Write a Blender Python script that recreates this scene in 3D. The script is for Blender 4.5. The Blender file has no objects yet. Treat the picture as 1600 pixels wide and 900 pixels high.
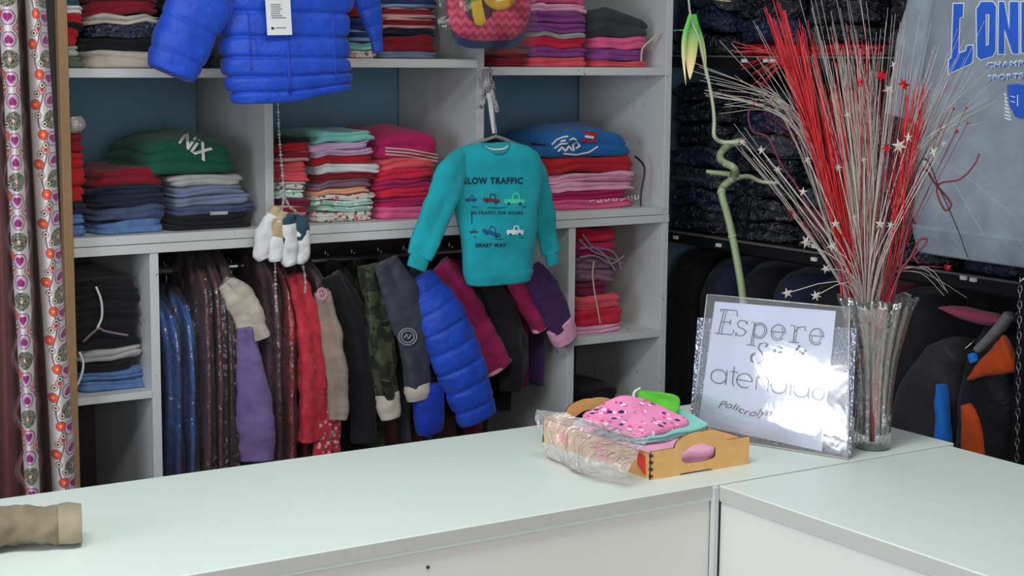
import bpy, bmesh, math, random
import numpy as np
from mathutils import Vector, Matrix, noise
random.seed(7)
SC = bpy.context.scene
COL = SC.collection
# ------------------------------------------------------------------ camera
FPX = 2600.0
YAW, PITCH, ROLL = 0.57988, 0.13952, 0.00898
CAM = np.array([0.0, 0.0, 1.67])
_f = np.array([math.sin(YAW)*math.cos(PITCH), math.cos(YAW)*math.cos(PITCH), -math.sin(PITCH)])
_r0 = np.array([math.cos(YAW), -math.sin(YAW), 0.0]); _u0 = np.cross(_r0, _f)
_r = math.cos(ROLL)*_r0 + math.sin(ROLL)*_u0
_u = -math.sin(ROLL)*_r0 + math.cos(ROLL)*_u0
cd = bpy.data.cameras.new('camera'); cam = bpy.data.objects.new('camera', cd); COL.objects.link(cam)
cd.sensor_width = 36.0; cd.sensor_fit = 'HORIZONTAL'; cd.lens = FPX/1600*36.0; cd.clip_start = 0.05
M = Matrix(((_r[0], _u[0], -_f[0], CAM[0]), (_r[1], _u[1], -_f[1], CAM[1]), (_r[2], _u[2], -_f[2], CAM[2]), (0, 0, 0, 1)))
cam.matrix_world = M
SC.camera = cam
# ------------------------------------------------------------------ world, lights, exposure
w = bpy.data.worlds.new('shop_air'); SC.world = w; w.use_nodes = True
w.node_tree.nodes['Background'].inputs[0].default_value = (0.80, 0.88, 1.0, 1)
w.node_tree.nodes['Background'].inputs[1].default_value = 0.27
def area(name, loc, size, sy, power, color=(1, 1, 1), target=None):
    l = bpy.data.lights.new(name, 'AREA'); l.shape = 'RECTANGLE'; l.size = size; l.size_y = sy
    l.energy = power; l.color = color
    o = bpy.data.objects.new(name, l); COL.objects.link(o); o.location = loc
    if target:
        o.rotation_euler = (Vector(target)-Vector(loc)).to_track_quat('-Z', 'Y').to_euler()
    return o
area('ceiling_light_tube', (0.7, 1.7, 2.72), 1.8, 0.5, 36, (0.95, 1.0, 0.97))
area('ceiling_light_tube', (2.7, 2.6, 2.72), 0.4, 1.2, 4, (0.95, 0.98, 1.0))
area('shopfront_daylight', (0.2, -1.6, 1.7), 2.6, 1.8, 44, (1.0, 0.97, 0.94), (2.0, 3.2, 1.1))
area('side_daylight', (-2.3, 1.3, 1.6), 1.4, 1.4, 58, (0.79, 0.86, 1.0), (2.4, 2.8, 1.1))
area('sign_glare_light', (-2.35, 2.53, 1.53), 0.36, 0.08, 2.6, (0.96, 0.97, 1.0), (2.1, 2.2, 1.1))  # two small added lights, sized and placed to streak glare across the sign sleeve
area('sign_glare_light', (-2.35, 2.48, 1.33), 0.30, 0.10, 2.8, (0.96, 0.97, 1.0), (2.1, 2.2, 1.1))
SC.view_settings.view_transform = 'Standard'; SC.view_settings.look = 'None'
SC.view_settings.exposure = 0.27; SC.view_settings.gamma = 1.0; SC.view_settings.use_curve_mapping = False

# ------------------------------------------------------------------ measuring helpers (photo pixel -> place in the shop)
def ray(x, y): return _f + _r*(x-800)/FPX - _u*(y-450)/FPX
def onp(x, y, ax, val):
    d = ray(x, y); return Vector(CAM + d*((val-CAM[ax])/d[ax]))
def at_d(x, y, d): return Vector(CAM + ray(x, y)*d)
def depth(P): return float((np.array(P)-CAM) @ _f)

# ------------------------------------------------------------------ node helpers
def lin(c):
    return tuple(((v/255)/12.92 if v/255 <= .04045 else ((v/255+.055)/1.055)**2.4) for v in c)
class X:
    nt = None
    def __init__(s, sock): s.s = sock
def mnode(op, *a):
    n = X.nt.nodes.new('ShaderNodeMath'); n.operation = op
    for i, v in enumerate(a):
        if isinstance(v, X): X.nt.links.new(v.s, n.inputs[i])
        else: n.inputs[i].default_value = v
    return X(n.outputs[0])
X.__add__ = X.__radd__ = lambda a, b: mnode('ADD', a, b)
X.__sub__ = lambda a, b: mnode('SUBTRACT', a, b)
X.__rsub__ = lambda a, b: mnode('SUBTRACT', b, a)
X.__mul__ = X.__rmul__ = lambda a, b: mnode('MULTIPLY', a, b)
X.__truediv__ = lambda a, b: mnode('DIVIDE', a, b)
def xabs(a): return mnode('ABSOLUTE', a)
def lt(a, b): return mnode('LESS_THAN', a, b)
def frac(a): return mnode('FRACT', a)
def floor_(a): return mnode('FLOOR', a)
def xmin(a, b): return mnode('MINIMUM', a, b)
def xmax(a, b): return mnode('MAXIMUM', a, b)
def sqrt_(a): return mnode('SQRT', a)
def sin_(a): return mnode('SINE', a)
def length(a, b): return sqrt_(a*a+b*b)
def mixc(fac, a, b):
    n = X.nt.nodes.new('ShaderNodeMix'); n.data_type = 'RGBA'
    for sock, v in ((n.inputs[0], fac), (n.inputs[6], a), (n.inputs[7], b)):
        if isinstance(v, X): X.nt.links.new(v.s, sock)
        elif isinstance(v, (int, float)): sock.default_value = v
        else: sock.default_value = (*lin(v), 1)
    return X(n.outputs[2])
def coords(kind='Object'):
    n = X.nt.nodes.new('ShaderNodeTexCoord'); s = X.nt.nodes.new('ShaderNodeSeparateXYZ')
    X.nt.links.new(n.outputs[kind], s.inputs[0]); return n.outputs[kind], X(s.outputs[0]), X(s.outputs[1]), X(s.outputs[2])
def noisetex(scale, detail=3, vec=None, out=0, dist=0):
    n = X.nt.nodes.new('ShaderNodeTexNoise'); n.inputs['Scale'].default_value = scale; n.inputs['Detail'].default_value = detail
    n.inputs['Distortion'].default_value = dist
    X.nt.links.new(vec if vec is not None else coords()[0], n.inputs['Vector']); return X(n.outputs[out])
def voro(scale, out='Distance', vec=None, rnd=1.0):
    n = X.nt.nodes.new('ShaderNodeTexVoronoi'); n.inputs['Scale'].default_value = scale; n.inputs['Randomness'].default_value = rnd
    X.nt.links.new(vec if vec is not None else coords()[0], n.inputs['Vector']); return X(n.outputs[out])
def bump(h, strength=.4, dist=.01, nrm=None):
    n = X.nt.nodes.new('ShaderNodeBump'); n.inputs['Strength'].default_value = strength; n.inputs['Distance'].default_value = dist
    X.nt.links.new(h.s, n.inputs['Height'])
    if nrm: X.nt.links.new(nrm.s, n.inputs['Normal'])
    return X(n.outputs[0])
def newmat(name):
    m = bpy.data.materials.new(name); m.use_nodes = True; X.nt = m.node_tree
    return m, m.node_tree.nodes['Principled BSDF']
def plug(b, **k):
    for kk, v in k.items():
        kk = {'col': 'Base Color', 'rough': 'Roughness', 'metal': 'Metallic', 'nrm': 'Normal', 'trans': 'Transmission Weight', 'sheen': 'Sheen Weight',
              'coat': 'Coat Weight', 'coatr': 'Coat Roughness', 'alpha': 'Alpha', 'spec': 'Specular IOR Level', 'emc': 'Emission Color', 'ems': 'Emission Strength', 'ior': 'IOR', 'coatn': 'Coat Normal'}[kk]
        if isinstance(v, X): X.nt.links.new(v.s, b.inputs[kk])
        elif isinstance(v, (tuple, list)): b.inputs[kk].default_value = (*lin(v), 1)
        else: b.inputs[kk].default_value = v
def fabric(name, c, rough=.85, bs=.35, scale=1.0, plastic=0.0, second=None, kind=None, weave=True):
    m, b = newmat(name)
    vec, x, y, z = coords()
    n1 = noisetex(14*scale, 3, vec)
    dark = tuple(v*.80 for v in c); light = tuple(min(255, v*1.12+3) for v in c)
    col = mixc(n1, dark, light)
    if kind == 'stripes':
        st = lt(frac(z*45.0), .38); col = mixc(st, col, second)
    elif kind == 'vstripes':
        st = lt(frac(x*70.0), .4); col = mixc(st, col, second)
    elif kind == 'floral':
        v = voro(70); v2 = voro(48); col = mixc(lt(v, .33), col, second); col = mixc(lt(v2, .22), col, (60, 110, 80))
    elif kind == 'dots':
        v = voro(58); col = mixc(lt(v, .26), col, second)
        v4 = voro(50); col = mixc(lt(v4, .24), col, (244, 206, 224))
        v3 = voro(40); col = mixc(lt(v3, .23), col, (40, 22, 92))
    elif kind == 'camo':
        v = noisetex(26, 2, vec); v2 = noisetex(20, 2, vec, dist=1.0)
        col = mixc(lt(v, .47), col, second); col = mixc(lt(v2, .42), col, (20, 22, 18))
    elif kind == 'denim':
        v = noisetex(60, 4, vec); col = mixc(v*.5, col, second)
    h = noisetex(22*scale, 4, vec, dist=.6)
    nr = bump(h, bs, .012)
    if weave: nr = bump(noisetex(420, 2, vec), .12, .002, nr)
    plug(b, col=col, rough=rough, nrm=nr, sheen=.10, spec=.3)
    if plastic:
        cn = bump(voro(34*scale, 'Distance'), 1.0, .03); cn = bump(noisetex(40*scale, 4, vec, dist=2.5), 1.0, .03, cn)
        plug(b, coat=plastic, coatr=.05, coatn=cn)
    return m
def plain(name, c, rough=.5, metal=0, coat=0, bs=0, scale=20):
    m, b = newmat(name); plug(b, rough=rough, metal=metal, coat=coat)
    n = noisetex(scale, 3); plug(b, col=mixc(n, tuple(v*.93 for v in c), tuple(min(255, v*1.03) for v in c)))
    if bs: plug(b, nrm=bump(n, bs, .01))
    return m
def clear(name, tint=(235, 240, 245), amount=.25, rough=.12, bs=.6, scale=25, milky=.12):
    m = bpy.data.materials.new(name); m.use_nodes = True; nt = X.nt = m.node_tree; nt.nodes.clear()
    out = nt.nodes.new('ShaderNodeOutputMaterial'); tr = nt.nodes.new('ShaderNodeBsdfTransparent'); gl = nt.nodes.new('ShaderNodeBsdfGlossy')
    df = nt.nodes.new('ShaderNodeBsdfDiffuse'); m1 = nt.nodes.new('ShaderNodeMixShader'); m2 = nt.nodes.new('ShaderNodeMixShader')
    fr = nt.nodes.new('ShaderNodeFresnel'); fr.inputs[0].default_value = 1.5
    vec = coords()[0]; bm_ = bump(noisetex(scale, 3, vec, dist=1.5), bs, .02)
    for n in (gl, fr, df): nt.links.new(bm_.s, n.inputs['Normal'])
    gl.inputs['Roughness'].default_value = rough; df.inputs['Color'].default_value = (*lin(tint), 1); gl.inputs['Color'].default_value = (1, 1, 1, 1)
    nt.links.new(tr.outputs[0], m1.inputs[1]); nt.links.new(df.outputs[0], m1.inputs[2]); m1.inputs[0].default_value = milky
    k = X(fr.outputs[0])*1.0 + amount*.2
    nt.links.new(k.s, m2.inputs[0]); nt.links.new(m1.outputs[0], m2.inputs[1]); nt.links.new(gl.outputs[0], m2.inputs[2])
    nt.links.new(m2.outputs[0], out.inputs[0]); return m

# ------------------------------------------------------------------ object helpers
def tag(o, label=None, cat=None, group=None, kind=None):
    if label: o['label'] = label
    if cat: o['category'] = cat
    if group: o['group'] = group
    if kind: o['kind'] = kind
    return o
def obj(name, me, mat=None, parent=None, smooth=False):
    o = bpy.data.objects.new(name, me); COL.objects.link(o)
    if mat: me.materials.append(mat)
    if smooth: me.shade_smooth()
    if parent:
        o.parent = parent
    return o
def empty(name, loc, label, cat, group=None, rz=0):
    o = bpy.data.objects.new(name, None); COL.objects.link(o); o.location = loc; o.rotation_euler.z = rz; o.empty_display_size = .05
    return tag(o, label, cat, group)
def mesh(verts, faces, name='m'):
    me = bpy.data.meshes.new(name); me.from_pydata([tuple(v) for v in verts], [], faces); me.update(); return me
class MB:
    def __init__(s): s.v = []; s.f = []
    def add(s, v, f):
        o = len(s.v); s.v += [tuple(p) for p in v]; s.f += [tuple(i+o for i in q) for q in f]; return s
    def box(s, a, b):
        x0, y0, z0 = a; x1, y1, z1 = b
        return s.add([(x0, y0, z0), (x1, y0, z0), (x1, y1, z0), (x0, y1, z0), (x0, y0, z1), (x1, y0, z1), (x1, y1, z1), (x0, y1, z1)],
                     [(0, 3, 2, 1), (4, 5, 6, 7), (0, 1, 5, 4), (1, 2, 6, 5), (2, 3, 7, 6), (3, 0, 4, 7)])
    def tube(s, pts, r, n=6, r2=None, cap=True):
        pts = [Vector(p) for p in pts]; N = len(pts); base = len(s.v); up = Vector((0, 0, 1))
        for i, p in enumerate(pts):
            t = (pts[min(i+1, N-1)]-pts[max(i-1, 0)]); t = t.normalized() if t.length > 1e-9 else Vector((0, 0, 1))
            a = t.cross(Vector((.13, .97, .2))); a = a.normalized() if a.length > 1e-4 else Vector((1, 0, 0)); b = t.cross(a)
            rr = r if r2 is None else r+(r2-r)*i/max(1, N-1)
            for k in range(n):
                th = 2*math.pi*k/n; s.v.append(tuple(p+a*(rr*math.cos(th))+b*(rr*math.sin(th))))
        for i in range(N-1):
            for k in range(n):
                s.f.append((base+i*n+k, base+i*n+(k+1) % n, base+(i+1)*n+(k+1) % n, base+(i+1)*n+k))
        if cap: s.f.append(tuple(base+k for k in range(n-1, -1, -1))); s.f.append(tuple(base+(N-1)*n+k for k in range(n)))
        return s
    def build(s, name, mat, parent=None, smooth=False, loc=None, bevel=0):
        if loc is not None: s.v = [(x-loc[0], y-loc[1], z-loc[2]) for x, y, z in s.v]
        o = obj(name, mesh(s.v, s.f, name), mat, parent, smooth)
        if loc is not None: o.location = loc
        if bevel:
            md = o.modifiers.new('b', 'BEVEL'); md.width = bevel; md.segments = 2; md.limit_method = 'ANGLE'
        return o
def shift(o, P):      # world coordinates -> local of an unrotated parent at P
    me = o.data; me.transform(Matrix.Translation(-Vector(P))); return o
def catmull(P, n):
    P = [np.array(p, float) for p in P]; K = len(P)-1; out = []
    for i in range(n):
        t = i/(n-1)*K; k = min(int(t), K-1); u = t-k
        p0 = P[max(k-1, 0)]; p1 = P[k]; p2 = P[k+1]; p3 = P[min(k+2, K)]
        out.append(.5*((2*p1)+(-p0+p2)*u+(2*p0-5*p1+4*p2-p3)*u*u+(-p0+3*p1-3*p2+p3)*u**3))
    return out
def loft(path, ra, rb, face=(0, 1, 0), n=28, rings=40, expo=2.3, wr=.004, wf=18, seed=0, baffle=0, bamp=.12, open_end=False, origin=None, longit=0, fix=None):
    """skin a soft cloth tube: ra across, rb along the facing direction"""
    P = catmull(path, rings); A = catmull([[a] for a in ra], rings); B = catmull([[b] for b in rb], rings)
    face = Vector(face).normalized(); V = []; F = []
    O = Vector(origin) if origin is not None else Vector((0, 0, 0))
    for i in range(rings):
        t = Vector(P[min(i+1, rings-1)])-Vector(P[max(i-1, 0)]); t.normalize()
        a = t.cross(face); a.normalize(); b = a.cross(t)
        if fix is not None: a = Vector(fix).normalized(); b = Vector((-a.y, a.x, 0))
        u = i/(rings-1); k = 1.0
        if baffle:
            q = (u*baffle) % 1.0; k = 1-bamp*(1-math.sqrt(max(0, 1-(2*q-1)**4)))
        for j in range(n):
            th = 2*math.pi*j/n; cx, sx = math.cos(th), math.sin(th)
            ex = 2/expo; px = math.copysign(abs(cx)**ex, cx); py = math.copysign(abs(sx)**ex, sx)
            d = a*(px*A[i][0])*(1-(1-k)*.5)+b*(py*B[i][0])*k
            p = Vector(P[i])+d
            nn = noise.noise(p*wf+Vector((seed*3.1, seed, 0)))*wr + noise.noise(p*wf*2.7+Vector((seed, 7, 0)))*wr*.45
            if longit: nn += math.sin(th*longit+seed+2*noise.noise(p*4))*wr*1.2
            if d.length > 1e-6: p = p+d.normalized()*nn
            V.append(p-O)
        if i:
            for j in range(n): F.append(((i-1)*n+j, (i-1)*n+(j+1) % n, i*n+(j+1) % n, i*n+j))
    F.append(tuple(range(n)))
    if open_end:      # turn the opening inward: a dark hollow cuff
        c = Vector(P[-1])-O; t = (Vector(P[-1])-Vector(P[-3])).normalized(); base = (rings-1)*n
        m0 = len(V)
        for j in range(n): V.append(c+(V[base+j]-c)*.72-t*.001)
        for j in range(n): V.append(c+(V[base+j]-c)*.60-t*.03)
        for s0, s1 in ((base, m0), (m0, m0+n)):
            for j in range(n): F.append((s0+j, s0+(j+1) % n, s1+(j+1) % n, s1+j))
        F.append(tuple(m0+n+j for j in range(n-1, -1, -1)))
    else: F.append(tuple((rings-1)*n+j for j in range(n-1, -1, -1)))
    me = mesh(V, F); bmq = bmesh.new(); bmq.from_mesh(me); bmesh.ops.recalc_face_normals(bmq, faces=bmq.faces); bmq.to_mesh(me); bmq.free()
    return me
def folded_mesh(wd, dp, h, nl=3, seed=0, dome=0, tilt=0, taper=0, groove=.006):
    """a folded garment: nl cloth layers with rounded fold edges; front at local -y, sits on z=0"""
    n = 48; per = 5; rows = nl*per; V = []; F = []
    rnd = random.Random(seed); offs = [(rnd.uniform(-.5, .5), rnd.uniform(-1, .3), rnd.uniform(.90, 1.0)) for _ in range(nl)]
    def outline(sc, k, ins, ox, oy):
        pts = []
        for j in range(n):
            th = 2*math.pi*j/n; c, s = math.cos(th), math.sin(th); e = 2/7.0
            a = (wd/2*ox-ins)*sc; b = (dp/2-ins)*sc
            pts.append((math.copysign(abs(c)**e, c)*a, math.copysign(abs(s)**e, s)*b+oy))
        return pts
    R = []
    R.append((outline(.55, 0, .004, 1, 0), 0)); R.append((outline(.9, 0, .003, 1, 0), 0))
    for i in range(rows+1):
        L = min(i//per, nl-1); q = (i-L*per)/per; g = groove*(1-math.sqrt(max(0, 1-abs(2*q-1)**3)))*1.0
        R.append((outline(1, 0, g, offs[L][2]*(1-taper*i/rows), offs[L][1]*.004), h*i/rows))
    R.append((outline(.9, 0, .003, offs[-1][2]*(1-taper), 0), h)); R.append((outline(.55, 0, 0, 1-taper, 0), h)); R.append((outline(.2, 0, 0, 1-taper, 0), h))
    tot = len(R)
    for i, (pts, z) in enumerate(R):
        for (px, py) in pts:
            v = Vector((px, py, z)); t = z/h if h else 0
            r2 = min(1, (px/(wd/2))**2*.9+(py/(dp/2))**2*.5)
            zz = z + dome*t*(1-r2) + t*noise.noise(Vector((px*16, py*10, seed*1.7)))*min(.012, h*.22) + tilt*px*t
            zz += math.sin(px*25+seed)*.0012*(t*(1-t))*4*3
            k = noise.noise(Vector((px*14+seed, py*14, z*60)))*.0045
            V.append((px*(1+k/(wd/2)), py*(1+k*1.6/(dp/2)), max(0, zz)))
        if i:
            for j in range(n): F.append(((i-1)*n+j, (i-1)*n+(j+1) % n, i*n+(j+1) % n, i*n+j))
    F.append(tuple(range(n-1, -1, -1))); F.append(tuple((tot-1)*n+j for j in range(n)))
    return mesh(V, F)
def curve_mesh(polys, extrude=0.0, offset=0.0, cyc=True, text=None, size=1, shear=0, bevel=0, fill='BOTH', spacing=1.0):
    if text is not None:
        cu = bpy.data.curves.new('t', 'FONT'); cu.body = text; cu.size = size; cu.shear = shear; cu.align_x = 'CENTER'; cu.space_character = spacing; cu.resolution_u = 4
        if fill == 'NONE': cu.fill_mode = 'NONE'
        cu.bevel_depth = bevel; cu.bevel_resolution = 0
    else:
        cu = bpy.data.curves.new('t', 'CURVE'); cu.dimensions = '2D'; cu.fill_mode = 'BOTH'
        for p in polys:
            s = cu.splines.new('POLY'); s.points.add(len(p)-1); s.use_cyclic_u = cyc
            for i, q in enumerate(p): s.points[i].co = (q[0], q[1], 0, 1)
    cu.extrude = extrude; cu.offset = offset
    o = bpy.data.objects.new('tmp', cu); COL.objects.link(o); dg = bpy.context.evaluated_depsgraph_get()
    me = bpy.data.meshes.new_from_object(o.evaluated_get(dg)); bpy.data.objects.remove(o); return me
def warp(me, fn, sub=0):
    if sub:
        bq = bmesh.new(); bq.from_mesh(me); bmesh.ops.triangulate(bq, faces=bq.faces)
        bmesh.ops.subdivide_edges(bq, edges=bq.edges[:], cuts=sub, use_grid_fill=True); bq.to_mesh(me); bq.free()
    for v in me.vertices: v.co = fn(v.co.x, v.co.y, v.co.z)
    return me
def ribbon(strokes, wd, fn, thin=None):
    """flat ink strokes: polylines in (u,v) with width wd, mapped through fn"""
    V = []; F = []
    for st in strokes:
        st = [np.array(p, float) for p in st]; o = len(V); N = len(st)
        for i, p in enumerate(st):
            t = st[min(i+1, N-1)]-st[max(i-1, 0)]; L = np.hypot(*t) or 1; nx, ny = -t[1]/L, t[0]/L
            ww = wd if thin is None else wd*(thin+(1-thin)*abs(t[1]/L)*(1 if t[1] < 0 else .5))
            V.append(fn(p[0]+nx*ww/2, p[1]+ny*ww/2, 0)); V.append(fn(p[0]-nx*ww/2, p[1]-ny*ww/2, 0))
        for i in range(N-1): F.append((o+2*i, o+2*i+1, o+2*i+3, o+2*i+2))
    return mesh(V, F)
def arc(cx, cy, rx, ry, a0, a1, n=16):
    return [(cx+rx*math.cos(math.radians(a0+(a1-a0)*i/n)), cy+ry*math.sin(math.radians(a0+(a1-a0)*i/n))) for i in range(n+1)]

# ------------------------------------------------------------------ materials
def laminate(name, c, rough=.35, wear=.0):
    m, b = newmat(name); vec = coords()[0]
    n = noisetex(3, 4, vec); col = mixc(n, tuple(v*.96 for v in c), c)
    if wear:
        sc = noisetex(34, 5, vec, dist=1.5); col = mixc(lt(sc, wear), col, (120, 118, 112))
    plug(b, col=col, rough=rough, spec=.4, nrm=bump(noisetex(90, 2, vec), .04, .002)); return m
WHITE = laminate('white_laminate', (206, 208, 206), .45, .30)
WHITE2 = laminate('grey_white_laminate', (190, 191, 190), .5)
COUNTER = laminate('pale_green_white_laminate', (205, 214, 208), .38)
FRONTP = laminate('counter_front_laminate', (214, 212, 206), .45)
EDGE = laminate('edge_band', (182, 182, 176), .5)
TEALW = plain('blue_grey_wall', (104, 140, 162), .8, bs=.05)
DARKW = plain('dark_wall', (52, 48, 54), .9)
CEIL = plain('ceiling_paint', (205, 205, 205), .9)
FLOOR = plain('brown_floor_tile', (88, 80, 74), .5)
WOOD = plain('light_brown_wood', (150, 116, 80), .6, bs=.2, scale=60)
BLACKM = plain('black_metal', (20, 20, 22), .45)
STEEL = plain('steel', (178, 178, 184), .3, 1.0)
RACKSH = plain('grey_rack_edge', (120, 116, 112), .45, .3)
WPAPER = plain('white_card', (226, 226, 224), .6)
PAPER = plain('lilac_white_paper', (214, 218, 238), .45)
INK = plain('dark_ink', (44, 38, 58), .6)
CLEAR = clear('clear_plastic', milky=.03, amount=.05, bs=.22, scale=12)
CLEARM = clear('milky_plastic', milky=.42, amount=.2, tint=(222, 212, 212), scale=30, bs=.35, rough=.2)
COVER = clear('garment_cover_plastic', milky=.07, amount=.12, tint=(190, 180, 184), scale=16, bs=.5, rough=.15)
SLEEVE = clear('document_sleeve_plastic', milky=.06, amount=.15, rough=.06, bs=.022, scale=7)

# ------------------------------------------------------------------ room
def slab(name, a, b, mat, kind='structure'): return tag(MB().box(a, b).build(name, mat), kind=kind)
slab('floor', (-2.6, -2.2, -.05), (4.0, 4.2, 0), FLOOR)
slab('ceiling', (-2.6, -2.2, 2.8), (4.0, 4.2, 2.85), CEIL)
slab('wall_back', (-2.6, 4.13, 0), (4.0, 4.2, 2.8), TEALW)
slab('wall_right', (3.72, -2.2, 0), (3.8, 4.13, 2.8), DARKW)
slab('wall_left', (-2.6, -2.2, 0), (-2.55, 4.13, 2.8), CEIL)
YS = 3.70
def sx(px, py=250): return onp(px, py, 1, YS).x
def sz(py, px): return onp(px, py, 1, YS).z
# ------------------------------------------------------------------ shelving units
YB = 4.118
xL, xR = sx(97, 300), sx(1048, 200)
x1, x2 = sx(428, 250), sx(757, 150)
zm = sz(388, 110)                                   # seam between the two stacked units
zmt = zm + .022
TH = .022
up = empty('shelving_unit', ((xL+xR)/2, YS, zm), 'upper white open shelving unit with three bays of folded clothes', 'shelf')
def part(name, a, b, mat, root, bev=.0012):
    P = root.location; o = MB().box(a, b).build(name, mat, root, bevel=bev); return shift(o, P)
ztop = 2.30
part('side_panel', (xL, YS, zm), (xL+TH, YB, ztop), WHITE2, up)
part('side_panel', (xR-TH, YS, zm), (xR, YB, ztop), WHITE, up)
part('divider', (x1-TH, YS+.001, zmt), (x1, YB, ztop-.001), WHITE2, up)
part('divider', (x2-TH, YS+.001, zmt), (x2, YB, ztop-.001), WHITE2, up)
part('bottom_board', (xL+TH, YS-.002, zm+.001), (xR-TH, YB, zmt), WHITE, up)
part('top_board', (xL, YS, ztop), (xR, YB, ztop+TH), WHITE, up)
zl1 = sz(107, 160); zl2 = sz(92, 640); zl3 = sz(105, 900)
part('shelf_board', (xL+TH, YS, zl1-TH*.95), (x1-TH, YB, zl1), WHITE, up)
part('shelf_board', (x1, YS-.003, zl2-TH), (x2-TH, YB, zl2), WHITE, up)
part('shelf_board', (x2, YS, zl3-TH), (xR-TH, YB, zl3), WHITE, up)
for a, b in ((xL+TH, x1-TH), (x1, x2-TH), (x2, xR-TH)):
    part('shelf_board', (a, YS, 1.98), (b, YB, 1.98+TH), WHITE2, up)
lo = empty('shelving_unit', ((xL+xR)/2, YS, 0), 'lower white shelving unit with hanging bay and small side cubbies', 'shelf')
x3 = sx(243, 500); x4 = sx(893, 500)
part('side_panel', (xL, YS, 0), (xL+TH, YB, zm-TH), WHITE2, lo)
part('side_panel', (xR-TH, YS, 0), (xR, YB, zm-TH), WHITE, lo)
part('divider', (x3-TH*.5, YS+.001, 0), (x3+TH*.5, YB, zm-TH), WHITE, lo)
part('divider', (x4-TH*.5, YS+.001, 0), (x4+TH*.5, YB, zm-TH), WHITE, lo)
part('top_board', (xL, YS-.003, zm-TH), (xR, YB, zm-.0005), WHITE, lo)
zc1 = sz(617, 180); zc2 = sz(523, 960)
part('shelf_board', (xL+TH, YS, zc1-.017), (x3-TH*.5, YB, zc1), WHITE, lo)
part('shelf_board', (x4+TH*.5, YS, zc2-.02), (xR-TH, YB, zc2), WHITE, lo)
part('bottom_board', (x3, YS, .08), (x4, YB, .10), WHITE, lo)
part('bottom_board', (x4+TH*.5, YS, .42), (xR-TH, YB, .44), WHITE, lo)
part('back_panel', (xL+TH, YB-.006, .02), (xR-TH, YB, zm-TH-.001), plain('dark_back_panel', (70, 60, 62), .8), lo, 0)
rod = MB().tube([(x3+.012, 3.9, 1.13), (x4-.012, 3.9, 1.13)], .012, 10).build('hanging_rod', STEEL, lo, True); shift(rod, lo.location)

# ------------------------------------------------------------------ fabrics
FB = {}
def fb(key, c, **k): FB[key] = fabric('cloth_'+key, c, **k); return FB[key]
for k, c in dict(red=(176, 28, 38), darkred=(128, 18, 34), navy=(30, 34, 56), black=(20, 20, 24), cream=(196, 186, 172), greywhite=(170, 168, 166),
                 green=(18, 84, 62), magenta=(176, 24, 88), pink=(226, 92, 142), lightpink=(238, 160, 190), crimson=(206, 30, 66), purple=(134, 62, 132), coral=(220, 82, 92),
                 mint=(128, 200, 190), lilac=(206, 170, 204), charcoal=(54, 60, 64), blue=(26, 96, 160), olive=(92, 98, 86), teal=(40, 72, 84),
                 white=(222, 220, 220), bluegrey=(112, 124, 152), peach=(222, 160, 120), mauve=(128, 92, 112), orange=(214, 82, 30), skyblue=(30, 120, 220), wine=(110, 22, 58),
                 beige=(184, 162, 128), brown=(92, 52, 50), grey=(120, 122, 126), darkblue=(28, 50, 112), plum=(66, 34, 84)).items():
    fb(k, c)
fb('denim', (56, 94, 150), kind='denim', second=(140, 170, 210), bs=.5)
fb('denimdark', (40, 52, 88), kind='denim', second=(110, 122, 150), bs=.5)
fb('stripered', (132, 24, 40), kind='stripes', second=(200, 150, 150))
fb('stripeblue', (32, 52, 96), kind='stripes', second=(120, 150, 180))
fb('floralwhite', (214, 212, 206), kind='floral', second=(214, 90, 110))
fb('floralmint', (176, 210, 196), kind='floral', second=(236, 236, 230))
fb('floralred', (196, 40, 60), kind='floral', second=(232, 170, 180), plastic=.6)
fb('dots', (232, 132, 178), kind='dots', second=(206, 62, 132))
fb('camo', (66, 72, 48), kind='camo', second=(36, 40, 30), rough=.6)
for k, c in dict(pblack=(20, 22, 28), pnavy=(36, 42, 66), pred=(180, 26, 40), pblue=(22, 98, 176), pmaroon=(92, 34, 42), pbrown=(96, 66, 66), pgrey=(58, 64, 72), pscarlet=(196, 32, 52), pmauve=(104, 60, 74)).items():
    fb(k, c, plastic=.8, rough=.6)
def wrapmat(name, c):
    m, b = newmat(name); vec = coords()[0]
    n_ = noisetex(30, 5, vec, dist=3.5); h1 = bump(n_, .8, .022); h2 = bump(voro(46), .6, .008, h1)
    plug(b, col=mixc(noisetex(12, 2, vec), tuple(v*.6 for v in c), tuple(v*1.3 for v in c)), rough=.2, spec=1.0, nrm=h2); return m
for k, c in dict(pblack=(20, 22, 30), pnavy=(30, 38, 66), pgrey=(52, 60, 70), pred=(176, 26, 40)).items(): FB[k] = wrapmat('wrapped_'+k, c)
TEAL = fabric('teal_sweat_fleece', (22, 160, 172), bs=.2)
GREYSW = fabric('grey_marl_fleece', (142, 152, 162), bs=.15)
QBLUE = fabric('quilted_blue_nylon', (30, 74, 192), rough=.48, bs=.35, scale=1.6, weave=False)
DKBLUE = fabric('deep_blue_nylon', (30, 60, 178), rough=.45, bs=.3, weave=False)
ROPE = plain('twine', (206, 184, 160), .8)
ROPEG = plain('grey_twine', (140, 120, 130), .8)

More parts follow.
